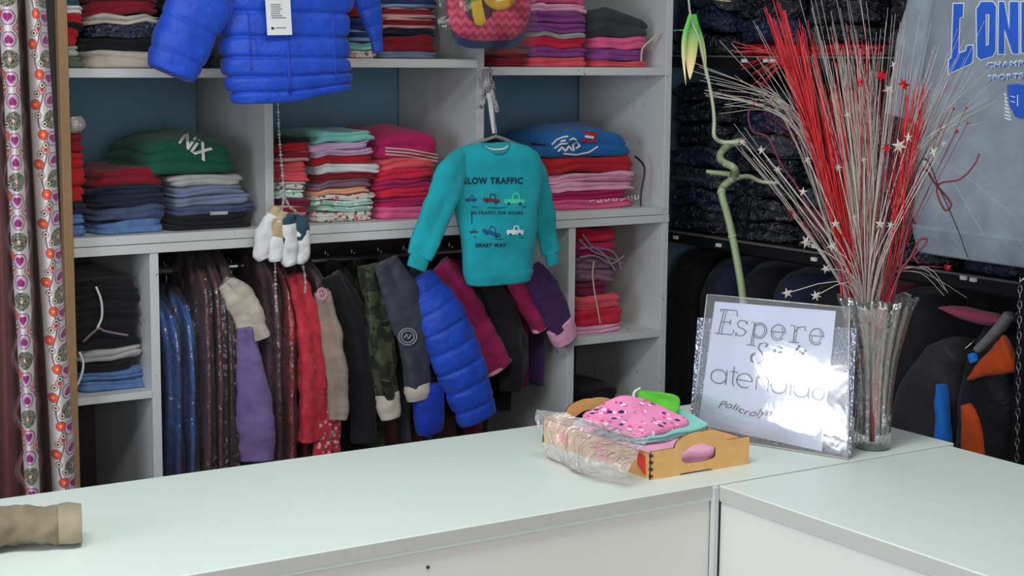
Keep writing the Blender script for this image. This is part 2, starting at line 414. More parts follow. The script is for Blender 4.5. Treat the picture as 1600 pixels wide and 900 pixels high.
# ------------------------------------------------------------------ folded stacks
SEED = [0]
def garment(px0, px1, yb, yt, mat, label, plane='Y', val=3.735, dp=.30, nl=2, dome=0, tilt=0, taper=0, group=None, zb=None, rz=0, cat='clothing', name='folded_garment', zt=None, groove=.006):
    SEED[0] += 1; pm = (px0+px1)/2; ax = 1 if plane == 'Y' else 0
    A = onp(px0, yb, ax, val); B = onp(px1, yb, ax, val)
    z0 = onp(pm, yb, ax, val).z if zb is None else zb
    z1 = onp(pm, yt, ax, val).z if zt is None else zt
    h = max(.008, z1-z0-.001); wd = (B-A).length
    me = folded_mesh(wd, dp, h, nl, SEED[0], dome, tilt, taper, groove)
    o = obj(name, me, FB[mat] if isinstance(mat, str) else mat, None, True)
    if plane == 'Y': o.location = ((A.x+B.x)/2, val+dp/2, z0); o.rotation_euler.z = rz
    else: o.location = (val+dp/2, (A.y+B.y)/2, z0); o.rotation_euler.z = -math.pi/2+rz
    tag(o, label, cat, group); return o, z0+h
def pile_warp(res, zb, ax, amp=1.0):
    SEED[0] += 1; sd = SEED[0]*1.37; c = sum((o.location for o in res), Vector())/len(res)
    bpy.context.view_layer.update()
    wd = max((max(v.co.x for v in o.data.vertices) for o in res))
    for o in res:
        Mw = Matrix.Translation(o.location) @ o.rotation_euler.to_matrix().to_4x4(); Mi = Mw.inverted(); li = noise.noise(Vector((o.location.z*31, sd, 3)))
        for v in o.data.vertices:
            p = Mw @ v.co; a = (p.x if ax == 1 else p.y); rel = (a-(c.x if ax == 1 else c.y))/wd; h = p.z-zb; k = min(1, h/.05)
            dz = k*amp*(.008*noise.noise(Vector((a*14, sd, p.z*7)))+.005*noise.noise(Vector((a*33, sd, p.z*16)))-.007*max(0, abs(rel)-.55)*2*min(1, h/.12))
            da = amp*(.011*noise.noise(Vector((sd, p.z*17, 1)))*min(1, h/.04)+.006*noise.noise(Vector((sd, p.z*55, 5)))); dn = amp*.012*noise.noise(Vector((a*10, p.z*42, sd)))
            p.z += dz
            if ax == 1: p.x += da; p.y += dn
            else: p.y += da; p.x += dn
            v.co = Mi @ p
        o.data.update()
def pile(px0, px1, zb, items, group, **k):
    z = zb+.0005; res = []; yb = None; val = k.get('val', 3.735); ax = 1 if k.get('plane', 'Y') == 'Y' else 0; pm = (px0+px1)/2
    for it in items:
        yt, mat, label = it[:3]; kk = dict(k); kk.update(it[3] if len(it) > 3 else {})
        kk.setdefault('rz', random.uniform(-.025, .025))
        dx = kk.pop('dx', (random.uniform(-2, 2), random.uniform(-2, 2)))
        # pixel row on the front plane for the base height
        zt = onp(pm, yt, ax, val).z
        o, z1 = garment(px0+dx[0], px1+dx[1], 300, 300, mat, label, group=group, zb=z, zt=zt, **kk)
        z = z1+.0008; res.append(o)
    pile_warp(res, zb, ax); return res
G1 = 'folded clothes on the top shelf, left bay'
pile(100, 139, zl1, [(89, 'olive', 'olive grey folded trousers at the foot of the far left top-shelf pile'), (73, 'greywhite', 'grey folded garment under the red ones beside the wooden post'),
     (46, 'red', 'lower bright red folded garment beside the wooden post, top shelf'), (37, 'black', 'thin black folded garment between two red ones by the wooden post'),
     (22, 'red', 'upper bright red folded garment beside the wooden post, top shelf'), (8, 'white', 'crumpled white garment on the red ones by the wooden post'),
     (-25, 'teal', 'dark teal folded garment topping the pile by the wooden post')], G1, nl=2)
pile(141, 262, zl1, [(78, 'cream', 'cream folded trousers with a looped end lying on the top shelf', dict(dx=(0, -2))), (58, 'black', 'black folded garment lying on cream trousers, top shelf'),
     (35, 'pnavy', 'dark navy folded garment under a cream hem, top shelf left bay'), (20, 'cream', 'cream folded garment sandwiched under dark red one, top shelf', dict(tilt=-.08)), (2, 'darkred', 'lower dark red folded garment behind the blue jacket sleeve'),
     (-28, 'darkred', 'upper dark red folded garment behind the blue jacket sleeve')], G1, nl=2)
pile(266, 345, zl1, [(60, 'black', 'black folded garment behind the gap beside the blue jacket sleeve'), (15, 'black', 'upper black folded garment half hidden by the blue jacket'), (-25, 'navy', 'navy folded garment topping the black pile behind the blue jacket')], G1, nl=3, val=3.78)
G2 = 'folded clothes on the top shelf, middle bay'
pile(546, 592, zl2, [(77, 'floralwhite', 'patterned white and red folded garment beside the blue jacket hem'), (64, 'mint', 'mint green folded garment right of the blue jacket'), (44, 'stripeblue', 'blue striped folded garment right of the blue jacket'),
     (24, 'darkblue', 'dark blue folded garment under a red one, right of the blue jacket'), (6, 'red', 'small red folded garment right of the blue jacket'), (-20, 'darkblue', 'dark blue folded garment at the top beside the blue jacket sleeve')], G2)
pile(594, 690, zl2, [(80, 'bluegrey', 'blue grey folded garment at the foot of the striped pile'), (54, 'darkred', 'plain dark red folded garment below the striped pile, top shelf', dict(tilt=.04)), (45, 'navy', 'thin navy folded garment above dark red one, top shelf'),
     (28, 'stripered', 'maroon striped folded garment above the navy one', dict(tilt=-.03)), (12, 'stripered', 'upper maroon striped folded garment left of the plastic bag', dict(nl=3)), (-2, 'stripeblue', 'dark blue striped garment on the maroon striped ones'), (-25, 'charcoal', 'charcoal folded garment topping the striped pile')], G2)
G3 = 'folded clothes on the top shelf, right bay'
pile(764, 824, zl3, [(90, 'darkred', 'flat dark red folded garment below the chevron pouch'), (76, 'darkred', 'upper dark red folded garment right under the chevron pouch')], G3)
pile(824, 922, zl3, [(89, 'coral', 'coral folded garment at the foot of the purple pile'), (75, 'purple', 'purple folded garment lying on the coral one'), (59, 'crimson', 'crimson folded garment in the purple pile, top shelf right'),
     (50, 'greywhite', 'thin pale grey folded garment in the purple pile'), (33, 'purple', 'lower violet folded garment above the pale grey one'), (16, 'purple', 'upper violet folded garment with light pink one on it', dict(tilt=-.05)),
     (3, 'lightpink', 'light pink and cream folded garment high in the purple pile'), (-25, 'pink', 'pink folded garment at the very top of the purple pile')], G3)
pile(925, 1018, zl3, [(94, 'coral', 'flat coral folded garment under purple one at right end of top shelf'), (76, 'purple', 'purple folded garment at right end of top shelf'), (57, 'pink', 'hot pink folded garment under the charcoal one', dict(taper=.04)),
     (24, 'charcoal', 'charcoal folded sweatshirt slumped over pink garments, top shelf', dict(tilt=-.22, dome=.01, nl=2))], G3)
G4 = 'folded clothes on the middle shelf, left bay'
zM = zmt
pile(106, 138, zM, [(352, 'denim', 'bright blue folded jeans at the foot of the red pile by the post'), (337, 'denim', 'second pair of blue folded jeans in the red pile by the post'), (316, 'navy', 'navy folded garment under the red ones, middle shelf left end'),
     (290, 'red', 'lowest red folded garment of the red pile on middle shelf left end'), (262, 'red', 'middle red folded garment of the red pile on middle shelf left end'), (236, 'red', 'top red folded garment of the red pile on middle shelf left end'),
     (208, 'darkred', 'dark red folded garment beneath clear plastic by the wooden post'), (184, CLEARM, 'crumpled clear plastic bag topping the red pile by the post', dict(cat='bag', name='plastic_bag', nl=1))], G4)
pile(146, 262, zM, [(344, 'denim', 'pale blue folded jeans slanting on the middle shelf', dict(tilt=.10)), (322, 'denimdark', 'dark blue folded jeans above the pale blue jeans', dict(tilt=.06)), (303, 'navy', 'navy folded trousers in the jeans pile with red on top'),
     (288, 'navy', 'upper navy folded trousers directly below the red garment'), (262, 'darkred', 'dark red folded garment topping the navy jeans pile', dict(tilt=.05, taper=.12))], G4, dp=.30)
JEANS = pile(264, 400, zM, [(334, 'black', 'black folded trousers at the foot of the grey jeans pile', dict(nl=3)), (320, 'denimdark', 'dark blue folded jeans with white label in grey pile'), (304, 'bluegrey', 'blue grey folded jeans beneath the light grey pair', dict(dx=(2, -8))),
     (289, 'bluegrey', 'upper blue grey folded jeans with open loop end', dict(dx=(0, -12))), (272, 'greywhite', 'light grey folded jeans just under the green sweatshirt', dict(dx=(0, -14)))], G4)
o, _ = garment(222, 380, 300, 300, 'green', 'dark green folded sweatshirt with white letters topping the grey jeans', zb=onp(300, 271, 1, 3.735).z, zt=onp(300, 232, 1, 3.735).z, nl=3, dome=.038, taper=.1, val=3.73, dp=.32, group=G4)
GREEN = o
lab = MB().box((0, 0, 0), (.05, .002, .009)).build('paper_label', WPAPER); lab.parent = None
lp = onp(334, 325, 1, 3.722)
bpy.data.objects.remove(lab)
G5 = 'folded clothes on the middle shelf, middle bay'
pile(432, 489, zM, [(322, 'stripered', 'maroon patterned folded garment at the foot of pile left of the plaid one'), (310, 'wine', 'wine folded garment behind the baby socks'), (297, 'floralmint', 'pale mint patterned folded garment above wine one'), (284, 'floralwhite', 'white patterned folded garment behind the hanging chain'),
     (268, 'coral', 'lower coral red folded garment behind the hanging chain'), (252, 'coral', 'upper coral red folded garment behind the hanging chain'), (236, 'stripered', 'red and pink striped folded garment behind the chain'), (222, 'red', 'red folded garment at top of the pile behind the chain', dict(tilt=.08)), (212, 'black', 'black garment topping the pile behind the chain')], G5)
pile(491, 592, zM, [(330, 'floralwhite', 'white floral folded garment at shelf level in the pastel pile'), (321, 'floralmint', 'lowest mint floral folded garment of the pastel pile'), (311, 'floralmint', 'second mint floral folded garment of the pastel pile'), (302, 'floralwhite', 'upper white floral folded garment of the pastel pile'),
     (293, 'peach', 'peach folded garment showing in the pastel pile', dict(dx=(0, -8))), (280, 'mauve', 'mauve folded garment arched over the pastel pile'), (270, 'darkred', 'red folded garment below the white label'), (255, 'white', 'white folded garment in the middle of the pastel pile', dict(dx=(6, 6))), (243, 'red', 'red folded garment above the white one in the pastel pile'),
     (233, 'lilac', 'lower lilac folded garment below mint one'), (222, 'lilac', 'upper lilac folded garment directly under mint one', dict(dx=(-8, -6))), (206, 'mint', 'mint folded garment topping the pastel pile', dict(tilt=-.02, taper=.08))], G5)
pile(591, 688, zM, [(322, 'pink', 'hot pink folded garment at the foot of the magenta pile'), (308, 'magenta', 'second magenta garment from the foot of the magenta pile'), (294, 'crimson', 'third garment from the foot of magenta pile, crimson'), (280, 'magenta', 'fourth garment of the magenta pile, half behind teal sleeve'),
     (265, 'crimson', 'crimson garment in the upper half of the magenta pile'), (248, 'coral', 'coral red garment just under the striped magenta one')], G5)
o, _ = garment(590, 694, 300, 300, 'magenta', 'magenta folded sweatshirt with pale stripes topping the magenta pile', zb=onp(640, 247, 1, 3.735).z, zt=onp(640, 216, 1, 3.735).z, nl=2, dome=.03, taper=.06, group=G5)
MAG = o
G6 = 'folded clothes on the middle shelf, right bay'
PINKS = pile(905-42, 1004, zM, [(311, 'pink', 'hot pink folded garment with white lettering at shelf level, right bay'), (298, 'magenta', 'magenta folded garment above the white lettering, right bay', dict(dx=(-2, -10))), (284, 'lightpink', 'lower light pink folded garment under red one, right bay'), (269, 'lightpink', 'upper light pink folded garment under red one, right bay', dict(tilt=.05)),
     (246, 'red', 'red folded garment below the blue sweatshirt', dict(dx=(0, -8), dome=.004))], G6, val=3.74)
o, _ = garment(862, 992, 300, 300, 'blue', 'blue folded sweatshirt with red badge topping the pink pile', zb=onp(925, 245, 1, 3.74).z, zt=onp(925, 214, 1, 3.74).z, nl=2, dome=.035, taper=.12, group=G6, val=3.74)
BLU = o
pile(848, 868, zM, [(280, 'darkred', 'dark red folded garment peeping out beside teal sweater cuff'), (250, 'red', 'bright red folded garment beside the teal sweater shoulder'), (225, 'black', 'black folded garment behind the teal sweater shoulder')], G6, val=3.79)
G7 = 'folded clothes in the small left cubby'
pile(114, 233, zc1, [(594, 'denim', 'blue folded jeans at the foot of the small left cubby'), (578, 'denim', 'blue folded jeans with pale turned edge in the small left cubby'), (562, 'black', 'black folded garment between jeans and grey trousers, left cubby', dict(dx=(0, -18))), (543, 'greywhite', 'grey folded trousers tied with cord in the small left cubby', dict(dx=(0, -14))),
     (515, 'black', 'lowest garment of the black pile in the small left cubby', dict(dx=(0, -12))), (487, 'black', 'second garment of the black pile in the small left cubby', dict(dx=(0, -8))), (458, 'black', 'third garment of the black pile in the small left cubby', dict(dx=(0, -10))), (434, 'black', 'topmost black garment in the small left cubby', dict(dx=(0, -12)))], G7, val=3.75)
G8 = 'folded clothes in the small right cubby'
pile(903, 984, zc2, [(508, 'lightpink', 'light pink folded garment at the foot of the small right cubby', dict(dx=(0, -2))), (484, 'crimson', 'lower crimson folded garment tied with twine in the right cubby'), (460, 'coral', 'upper coral red folded garment tied with twine in the right cubby', dict(dx=(0, -8))), (440, 'wine', 'wine folded garment above the tied red bundle', dict(dx=(0, -26))),
     (420, 'mauve', 'mauve folded garment wound with grey cord in the right cubby', dict(dx=(0, -14))), (398, 'mauve', 'upper mauve garment wound with grey cord in the right cubby', dict(dx=(0, -12))), (376, 'magenta', 'magenta garment near the top of the small right cubby', dict(dx=(0, -14))), (358, 'crimson', 'topmost crimson garment in the small right cubby', dict(dx=(2, -18)))], G8, val=3.745)
pile(905, 985, .44, [(690, 'black', 'black folded garment low in the bottom right cubby'), (640, 'navy', 'dark navy folded garment in the bottom right cubby'), (608, 'black', 'black folded garment topping the bottom right cubby pile', dict(dome=.01, taper=.2))], 'folded clothes in the bottom right cubby', val=3.80, nl=3)
# printed lettering on the folded sweatshirts (part of each)
def print_on(o, px, py, val, text, size, mat, rot=0, shear=0, name='lettering', sub=1):
    me = curve_mesh(None, text=text, size=size, shear=shear, offset=size*.012)
    c = onp(px, py, 1, val); c0 = o.location; ca, sa = math.cos(rot), math.sin(rot)
    cand = [v.co for v in o.data.vertices]
    bq = bmesh.new(); bq.from_mesh(o.data)
    from mathutils.bvhtree import BVHTree
    bv = BVHTree.FromBMesh(bq); bq.free()
    Ri = o.rotation_euler.to_matrix().inverted()
    def fn(u, v, w):
        x = c.x+u*ca-v*sa; z = c.z+u*sa+v*ca
        l0 = Ri @ (Vector((x, 3.2, z))-c0); d = (Ri @ Vector((.25, 1, -.12))).normalized()
        h = bv.ray_cast(l0-d*.05, d)
        return (h[0]-d*.0016) if h[0] is not None else l0
    warp(me, fn, sub)
    return obj(name, me, mat, o)
def stroke_on(o, strokes, wd, mat, name):
    from mathutils.bvhtree import BVHTree
    bq = bmesh.new(); bq.from_mesh(o.data); bv = BVHTree.FromBMesh(bq); bq.free(); Ri = o.rotation_euler.to_matrix().inverted()
    def fn(u, v, w):
        d = Vector(ray(u, v)); d.normalize(); l0 = Ri @ (Vector(CAM)-o.location); dd = (Ri @ d).normalized()
        h = bv.ray_cast(l0, dd)
        return (h[0]-dd*.003) if h[0] is not None else Ri @ (onp(u, v, 1, 3.74)-o.location)
    dense = []
    for s in strokes:
        q = []
        for a, b in zip(s[:-1], s[1:]):
            for k in range(4): q.append((a[0]+(b[0]-a[0])*k/4, a[1]+(b[1]-a[1])*k/4))
        q.append(s[-1]); dense.append(q)
    return obj(name, ribbon(dense, wd, fn), mat, o)
def text_on(o, text, cx, cy, hpx, rot, mat, wpx=None, name='lettering', bold=.03):
    me = curve_mesh(None, text=text, size=1, offset=bold); xs = [v.co.x for v in me.vertices]; a_, b_ = min(xs), max(xs); m_ = (a_+b_)/2; k = hpx/.7; kx = k if wpx is None else wpx/(b_-a_)
    from mathutils.bvhtree import BVHTree
    bq = bmesh.new(); bq.from_mesh(o.data); bv = BVHTree.FromBMesh(bq); bq.free(); Ri = o.rotation_euler.to_matrix().inverted(); l0 = Ri @ (Vector(CAM)-o.location); cr, sr = math.cos(rot), math.sin(rot)
    def fn(u, v, w_):
        U = (u-m_)*kx; V = -(v-.35)*k; dd = (Ri @ Vector(ray(cx+U*cr-V*sr, cy+U*sr+V*cr))).normalized(); h = bv.ray_cast(l0, dd)
        return (h[0]-dd*.0045) if h[0] is not None else l0+dd*((Vector(CAM)-o.location).length)
    return obj(name, warp(me, fn, 2), mat, o)
text_on(GREEN, 'NIX', 306, 228, 22, .62, WPAPER, wpx=52)
for s_ in range(3): stroke_on(MAG, [[(602, 231+s_*5), (640, 234+s_*5), (684, 242+s_*5)]], 2.0, ROPE, 'stripe_print')
stroke_on(JEANS[1], [[(328, 334), (356, 333)]], 6, WPAPER, 'paper_label')
for k_, (xa, ya) in enumerate(((926, 312), (938, 313), (950, 312), (962, 311), (974, 311), (986, 310), (996, 309))):
    stroke_on(PINKS[0], [[(xa-4, ya-4), (xa-4, ya+3), (xa+2, ya+2+(k_ % 2)*2-2), (xa+1, ya-4)]], 1.5, WPAPER, 'lettering')
# blue sweatshirt: red oval badge and white sweeping letters
stroke_on(BLU, [[(908, 213), (932, 215)]], 17, FB['red'], 'badge')
stroke_on(BLU, [[(914, 213), (928, 215)]], 4, WPAPER, 'badge_lettering')
for st in ([(862, 226), (870, 218), (880, 214), (888, 213)], [(866, 232), (876, 225), (888, 224)], [(872, 237), (878, 230), (884, 236), (889, 228), (894, 235)], [(897, 236), (895, 226), (902, 222), (906, 228), (900, 232)], [(880, 240), (900, 242), (920, 238), (934, 229)], [(890, 219), (896, 216), (901, 219)], [(876, 221), (884, 219)]):
    stroke_on(BLU, [st], 2.6, WPAPER, 'lettering')

# ------------------------------------------------------------------ string ties
def tie(name, label, pts, r=.0022, mat=ROPE, cat='cord'):
    P = catmull([onp(x, y, 1, Y) for x, y, Y in pts], 24)
    o = MB().tube([Vector(p) for p in P], r, 6).build(name, mat, None, True, loc=Vector(P[-1])); return tag(o, label, cat)
tie('twine', 'pale twine tied down the red bundle in the right cubby', [(928, 408, 3.735), (926, 430, 3.735), (930, 462, 3.73), (938, 506, 3.733)])
tie('twine', 'thin pale twine hanging from charcoal sweatshirt on the top shelf', [(1030, 52, 3.71), (1018, 62, 3.715), (1004, 76, 3.72), (1002, 96, 3.725)], .003)
tie('cord', 'white cord end hanging on the black pile in the left cubby', [(150, 448, 3.735), (158, 470, 3.73), (159, 495, 3.73), (152, 513, 3.73)], .003, WPAPER)
tie('cord', 'pale knotted cord around the black pile in the left cubby', [(130, 534, 3.74), (145, 520, 3.73), (155, 513, 3.728), (166, 518, 3.73), (200, 524, 3.735)], .0028, ROPEG)
tie('cord', 'white cord looped over jeans in the left cubby', [(124, 550, 3.735), (130, 568, 3.73), (126, 590, 3.73), (114, 614, 3.735)], .003, WPAPER)
for i, q in enumerate([[(905, 375), (925, 392), (950, 402), (974, 412)], [(906, 388), (934, 388), (960, 396), (972, 424)], [(910, 366), (924, 384), (944, 398), (962, 424)], [(906, 402), (930, 400), (955, 412), (975, 400)]]):
    tie('cord', ['top strand of grey cord wound on the mauve bundle', 'second strand of grey cord wound on the mauve bundle', 'steep strand of grey cord crossing the mauve bundle', 'lowest strand of grey cord on the mauve bundle'][i],
        [(x, y, 3.733) for x, y in q], .0032, ROPEG)
tie('cord', 'black cord hanging at the right edge of the pink pile', [(992, 244, 3.735), (1007, 262, 3.73), (1002, 300, 3.73), (1001, 322, 3.728)], .003, BLACKM)

# ------------------------------------------------------------------ hanging clothes in the middle bay (seen edge-on)
ROD_Y, ROD_Z = 3.9, 1.13
def hang(name, label, mat, px, ytop, ybot, half, sleeve=None, rad=None, Y=3.68, cuff=None, cuffmat=None, cat='jacket', baffle=0, seed=1, bdep=.15, group='clothes on the hanging rod', edge=None, lean=0, smat=None, by=3.9):
    """px: pixel column where the body hangs; half: half thickness in metres"""
    mid = onp(px, ytop, 1, by-bdep*.85); x = mid.x; zt = mid.z; zb = onp(px, ybot, 1, by-bdep*.85).z
    root = empty(name, (x, ROD_Y, ROD_Z), label, cat, group); O = root.location
    dx = lean
    bd = loft([(x, by, zt+.012), (x, by, zt-.02), (x+dx*.3, by, zt-.10), (x+dx*.7, by, (zt+zb)/2), (x+dx, by, zb)], [half*.35, half*.8, half, half*1.1, half*1.15], [bdep*.25, bdep*.72, bdep, bdep, bdep], n=32, rings=34, wr=.008, wf=11, seed=seed, origin=O, longit=5, baffle=baffle)
    obj('body', bd, mat, root, True)
    hk = MB().tube([(x, by, zt), (x, by, ROD_Z+.012), (x, by+.018, ROD_Z+.024), (x, by+.014, ROD_Z+.004)], .0018, 6).build('hanger_hook', STEEL, root, True); shift(hk, O)
    if name == 'bagged_garment':
        cv_ = loft([(x, by, zt+.03), (x, by, zt-.02), (x+dx*.3, by, zt-.12), (x+dx, by, zb-.01)], [half*.5, half*1.1, half*1.3, half*1.35], [bdep*.3, bdep*.8, bdep+.012, bdep+.014], n=40, rings=30, wr=.007, wf=14, seed=seed+40, origin=O, longit=9)
        obj('plastic_cover', cv_, COVER, root, True)
    if sleeve:
        P = [onp(q[0], q[1], 1, Y if len(q) < 3 else q[2]) for q in sleeve]
        sc = [depth(p)/FPX for p in P]; ra = [r*s for r, s in zip(rad, sc)]; rb = [max(.018, r*.6) for r in ra]
        s = obj('sleeve', loft(P, ra, rb, n=36, rings=110 if baffle else 60, expo=2.1, longit=0 if baffle else 3, wr=.0035 if baffle else .0055, wf=24, seed=seed+5, baffle=baffle, bamp=.22, origin=O, open_end=cuff is None), smat or mat, root, True)
        if cuff:
            t = (P[-1]-P[-2]).normalized(); a = P[-1]-t*.012; L = cuff*sc[-1]
            obj('cuff', loft([a, a+t*L*.5, a+t*L], [ra[-1]*1.12, ra[-1]*1.16, ra[-1]*1.02], [rb[-1]*1.12, rb[-1]*1.16, rb[-1]*1.0], n=24, rings=12, wr=.004, wf=30, seed=seed+9, origin=O, open_end=True), cuffmat, root, True)
        if edge:
            t = (P[-1]-P[-2]).normalized(); a = P[-1]-t*.004
            obj('sleeve_trim', loft([a, a+t*.004, a+t*.008], [ra[-1]*1.03]*3, [rb[-1]*1.03]*3, n=24, rings=6, wr=.001, seed=seed+9, origin=O, open_end=True), edge, root, True)
    return root
hang('bagged_garment', 'blue garment in clear plastic at the left end of the rod', FB['pblue'], 268, 480, 790, .024, cat='clothing', seed=1)
hang('bagged_garment', 'second blue garment in clear plastic from the left end of the rod', FB['pblue'], 291, 470, 780, .022, cat='clothing', seed=2)
hang('bagged_garment', 'maroon garment in plastic right beside the blue bagged ones', FB['pmaroon'], 318, 420, 775, .020, cat='clothing', seed=3, by=3.88)
hang('bagged_garment', 'dark red garment in plastic between maroon and brown ones', FB['pmaroon'], 338, 415, 765, .018, cat='clothing', seed=4, by=3.87)
hang('bagged_garment', 'brown garment in plastic left of the lavender one', FB['pbrown'], 357, 410, 760, .020, cat='clothing', seed=5, by=3.88)
hang('sweatshirt', 'cream sweater with a broad shoulder hanging above the lavender garment', FB['cream'], 385, 445, 620, .018, [(352, 440), (380, 470), (402, 530)], [12, 24, 20], Y=3.715, cat='sweater', seed=6)
hang('sweatshirt', 'lavender sweatshirt with sleeve hanging down, below the cream one', fabric('lavender_fleece', (118, 98, 150), bs=.25), 395, 500, 742, .024, [(383, 512), (392, 570), (402, 650), (404, 718)], [10, 20, 29, 26], Y=3.70, cat='sweater', seed=7)
hang('bagged_garment', 'pinkish brown garment in plastic right of the cream sweater', FB['pmauve'], 425, 415, 735, .022, cat='clothing', seed=8, by=3.87)
hang('bagged_garment', 'red garment in plastic behind the strand of beads', FB['pred'], 447, 420, 735, .020, cat='clothing', seed=9, by=3.86)
hang('bagged_garment', 'bright scarlet garment in plastic, brightest of the reds', FB['pscarlet'], 470, 425, 728, .022, [(458, 430), (478, 500), (486, 600), (484, 690)], [10, 20, 22, 20], Y=3.70, cat='clothing', seed=10)
hang('bagged_garment', 'red floral dress in plastic beside the beige sleeve', FB['floralred'], 500, 480, 726, .024, [(484, 500), (496, 570), (505, 650), (508, 712)], [8, 14, 22, 24], Y=3.71, cat='clothing', seed=11)
hang('bagged_garment', 'mauve garment in plastic just left of the beige jacket', FB['pmauve'], 503, 425, 700, .018, cat='clothing', seed=12, by=3.86)
bj = hang('jacket', 'beige jacket sleeve with round badge, left of the black jackets', fabric('taupe_cloth', (150, 132, 120)), 515, 440, 700, .016, [(505, 455), (520, 520), (530, 600), (529, 655)], [10, 15, 15, 13], Y=3.685, seed=13)
hang('jacket', 'black jacket hanging between beige sleeve and camouflage sleeve', FB['black'], 548, 420, 705, .030, [(520, 430), (550, 500), (568, 600), (572, 690)], [14, 26, 24, 20], Y=3.71, seed=14)
hang('jacket', 'camouflage jacket with cream cuff, its sleeve reaching lowest', FB['camo'], 590, 420, 715, .026, [(575, 415), (588, 480), (596, 550), (606, 622)], [14, 20, 20, 17], Y=3.672, cuff=40, cuffmat=FB['cream'], seed=15)
gj = hang('jacket', 'charcoal jacket with pale round patch on the sleeve and cream cuff', fabric('charcoal_shell', (62, 62, 74), rough=.6), 632, 410, 690, .026, [(600, 410), (628, 470), (644, 540), (652, 608)], [18, 30, 25, 19], Y=3.655, cuff=24, cuffmat=FB['cream'], seed=16)
hang('jacket', 'blackish navy jacket between the charcoal and blue ones', FB['navy'], 672, 420, 690, .024, [(650, 420), (672, 520), (680, 620)], [14, 22, 16], Y=3.70, seed=17)
bq_ = hang('puffer_jacket', 'bright blue quilted jacket on the rod, sleeve swung to the right', QBLUE, 672, 470, 690, .02, [(655, 432, 3.66), (690, 500, 3.645), (722, 580, 3.635), (748, 655, 3.63)], [24, 42, 42, 33], cuff=None, baffle=8, seed=18, smat=QBLUE)
hm = loft([onp(668, 600, 1, 3.67), onp(670, 640, 1, 3.665), onp(672, 676, 1, 3.67)], [.040, .044, .036], [.03, .03, .02], rings=20, baffle=2, wr=.003, origin=bq_.location)
obj('jacket_hem', hm, DKBLUE, bq_, True)
hang('jacket', 'wine red jacket with pale pink trim, right of the blue sleeve', FB['wine'], 745, 420, 690, .022, [(690, 412), (715, 450), (745, 510), (778, 572)], [16, 24, 27, 26], Y=3.69, edge=FB['lightpink'], seed=19, smat=fabric('raspberry_cloth', (152, 30, 84)))
hang('jacket', 'black jacket with long sleeve below the teal sweater', FB['black'], 788, 430, 640, .022, [(755, 440), (780, 500), (800, 560), (800, 610)], [20, 34, 30, 16], Y=3.705, seed=20)
hang('jacket', 'raspberry jacket sleeve with pink trim peeping from under teal sweater', FB['wine'], 815, 430, 600, .020, [(800, 425), (825, 465), (848, 508)], [16, 24, 20], Y=3.70, edge=FB['lightpink'], seed=21, smat=fabric('raspberry_cloth_two', (164, 30, 84)))
hang('jacket', 'purple jacket with light pink cuff at the right end of the rod', FB['plum'], 842, 430, 600, .018, [(828, 420), (850, 460), (876, 512)], [16, 26, 21], Y=3.682, cuff=32, cuffmat=FB['lightpink'], seed=22)
garment(600, 725, 300, 300, 'brown', 'reddish brown folded blanket lying low under the jackets', zb=.101, zt=onp(660, 652, 1, 3.8).z, val=3.78, nl=4, cat='blanket', name='blanket', group=None, dp=.26)
# badge rings on two sleeves
def ring(parent, px, py, Y, rx, ry, mat, name='badge', inner=True):
    mb = MB()
    for k in ((1.0, .72) if inner else (1.0,)):
        pts = [onp(px+rx*k*math.cos(a), py+ry*k*math.sin(a)-.0*a, 1, Y) for a in np.linspace(0, 2*math.pi, 25)]; mb.tube(pts, .0013, 5)
    if inner: mb.tube([onp(px-rx*.4, py+2, 1, Y), onp(px-rx*.1, py-4, 1, Y), onp(px+rx*.1, py+3, 1, Y), onp(px+rx*.4, py-3, 1, Y)], .0016, 5)
    o = mb.build(name, mat, parent); shift(o, parent.location)
ring(gj, 637, 526, 3.622, 14, 13, FB['greywhite'])
ring(bj, 503, 459, 3.66, 8, 9, FB['lightpink'])

# ------------------------------------------------------------------ blue quilted jacket (front view)
def front_garment(root, sections, thick, mat, face, baffle=0, bamp=.15, wr=.004, seed=0, rings=60, expo=2.6, n=48):
    """sections: list of (centre, half width, half thickness)"""
    me = loft([s[0] for s in sections], [s[1] for s in sections], [s[2] for s in sections], face=face, n=n, rings=rings, expo=expo, wr=wr, seed=seed, baffle=baffle, bamp=bamp, origin=root.location, wf=9, fix=(1, 0, 0))
    return obj('body', me, mat, root, True)
def px_sections(rows, Y, face=None, ax=1):
    out = []
    for (xl, xr, y, th) in rows:
        a = onp(xl, y, ax, Y); b = onp(xr, y, ax, Y); out.append(((a+b)/2, (b-a).length/2, th))
    return out
from mathutils.bvhtree import BVHTree
def surf_fn(bodyo, root, off=.0018, ax=1, val=3.56):
    bq = bmesh.new(); bq.from_mesh(bodyo.data); bv = BVHTree.FromBMesh(bq); bq.free(); R0 = root.location
    def fn(u, v, w_=0):
        d = Vector(ray(u, v)).normalized(); h = bv.ray_cast(Vector(CAM)-R0, d)
        p = h[0] if h[0] is not None else onp(u, v, ax, val)-R0
        return p-d*off
    return fn
JY = 3.47
jr = empty('puffer_jacket', onp(460, -90, 1, JY), 'bright blue quilted puffer jacket with white swing tag, hung before the shelves', 'jacket')
secs = px_sections([(405, 500, -95, .03), (350, 545, -70, .045), (338, 552, -20, .052), (342, 545, 40, .054), (346, 544, 90, .054), (354, 546, 128, .052), (366, 547, 157, .040)], JY)
secs[-1] = (secs[-1][0]+Vector((0, 0, .004)), secs[-1][1]*1.0, secs[-1][2])
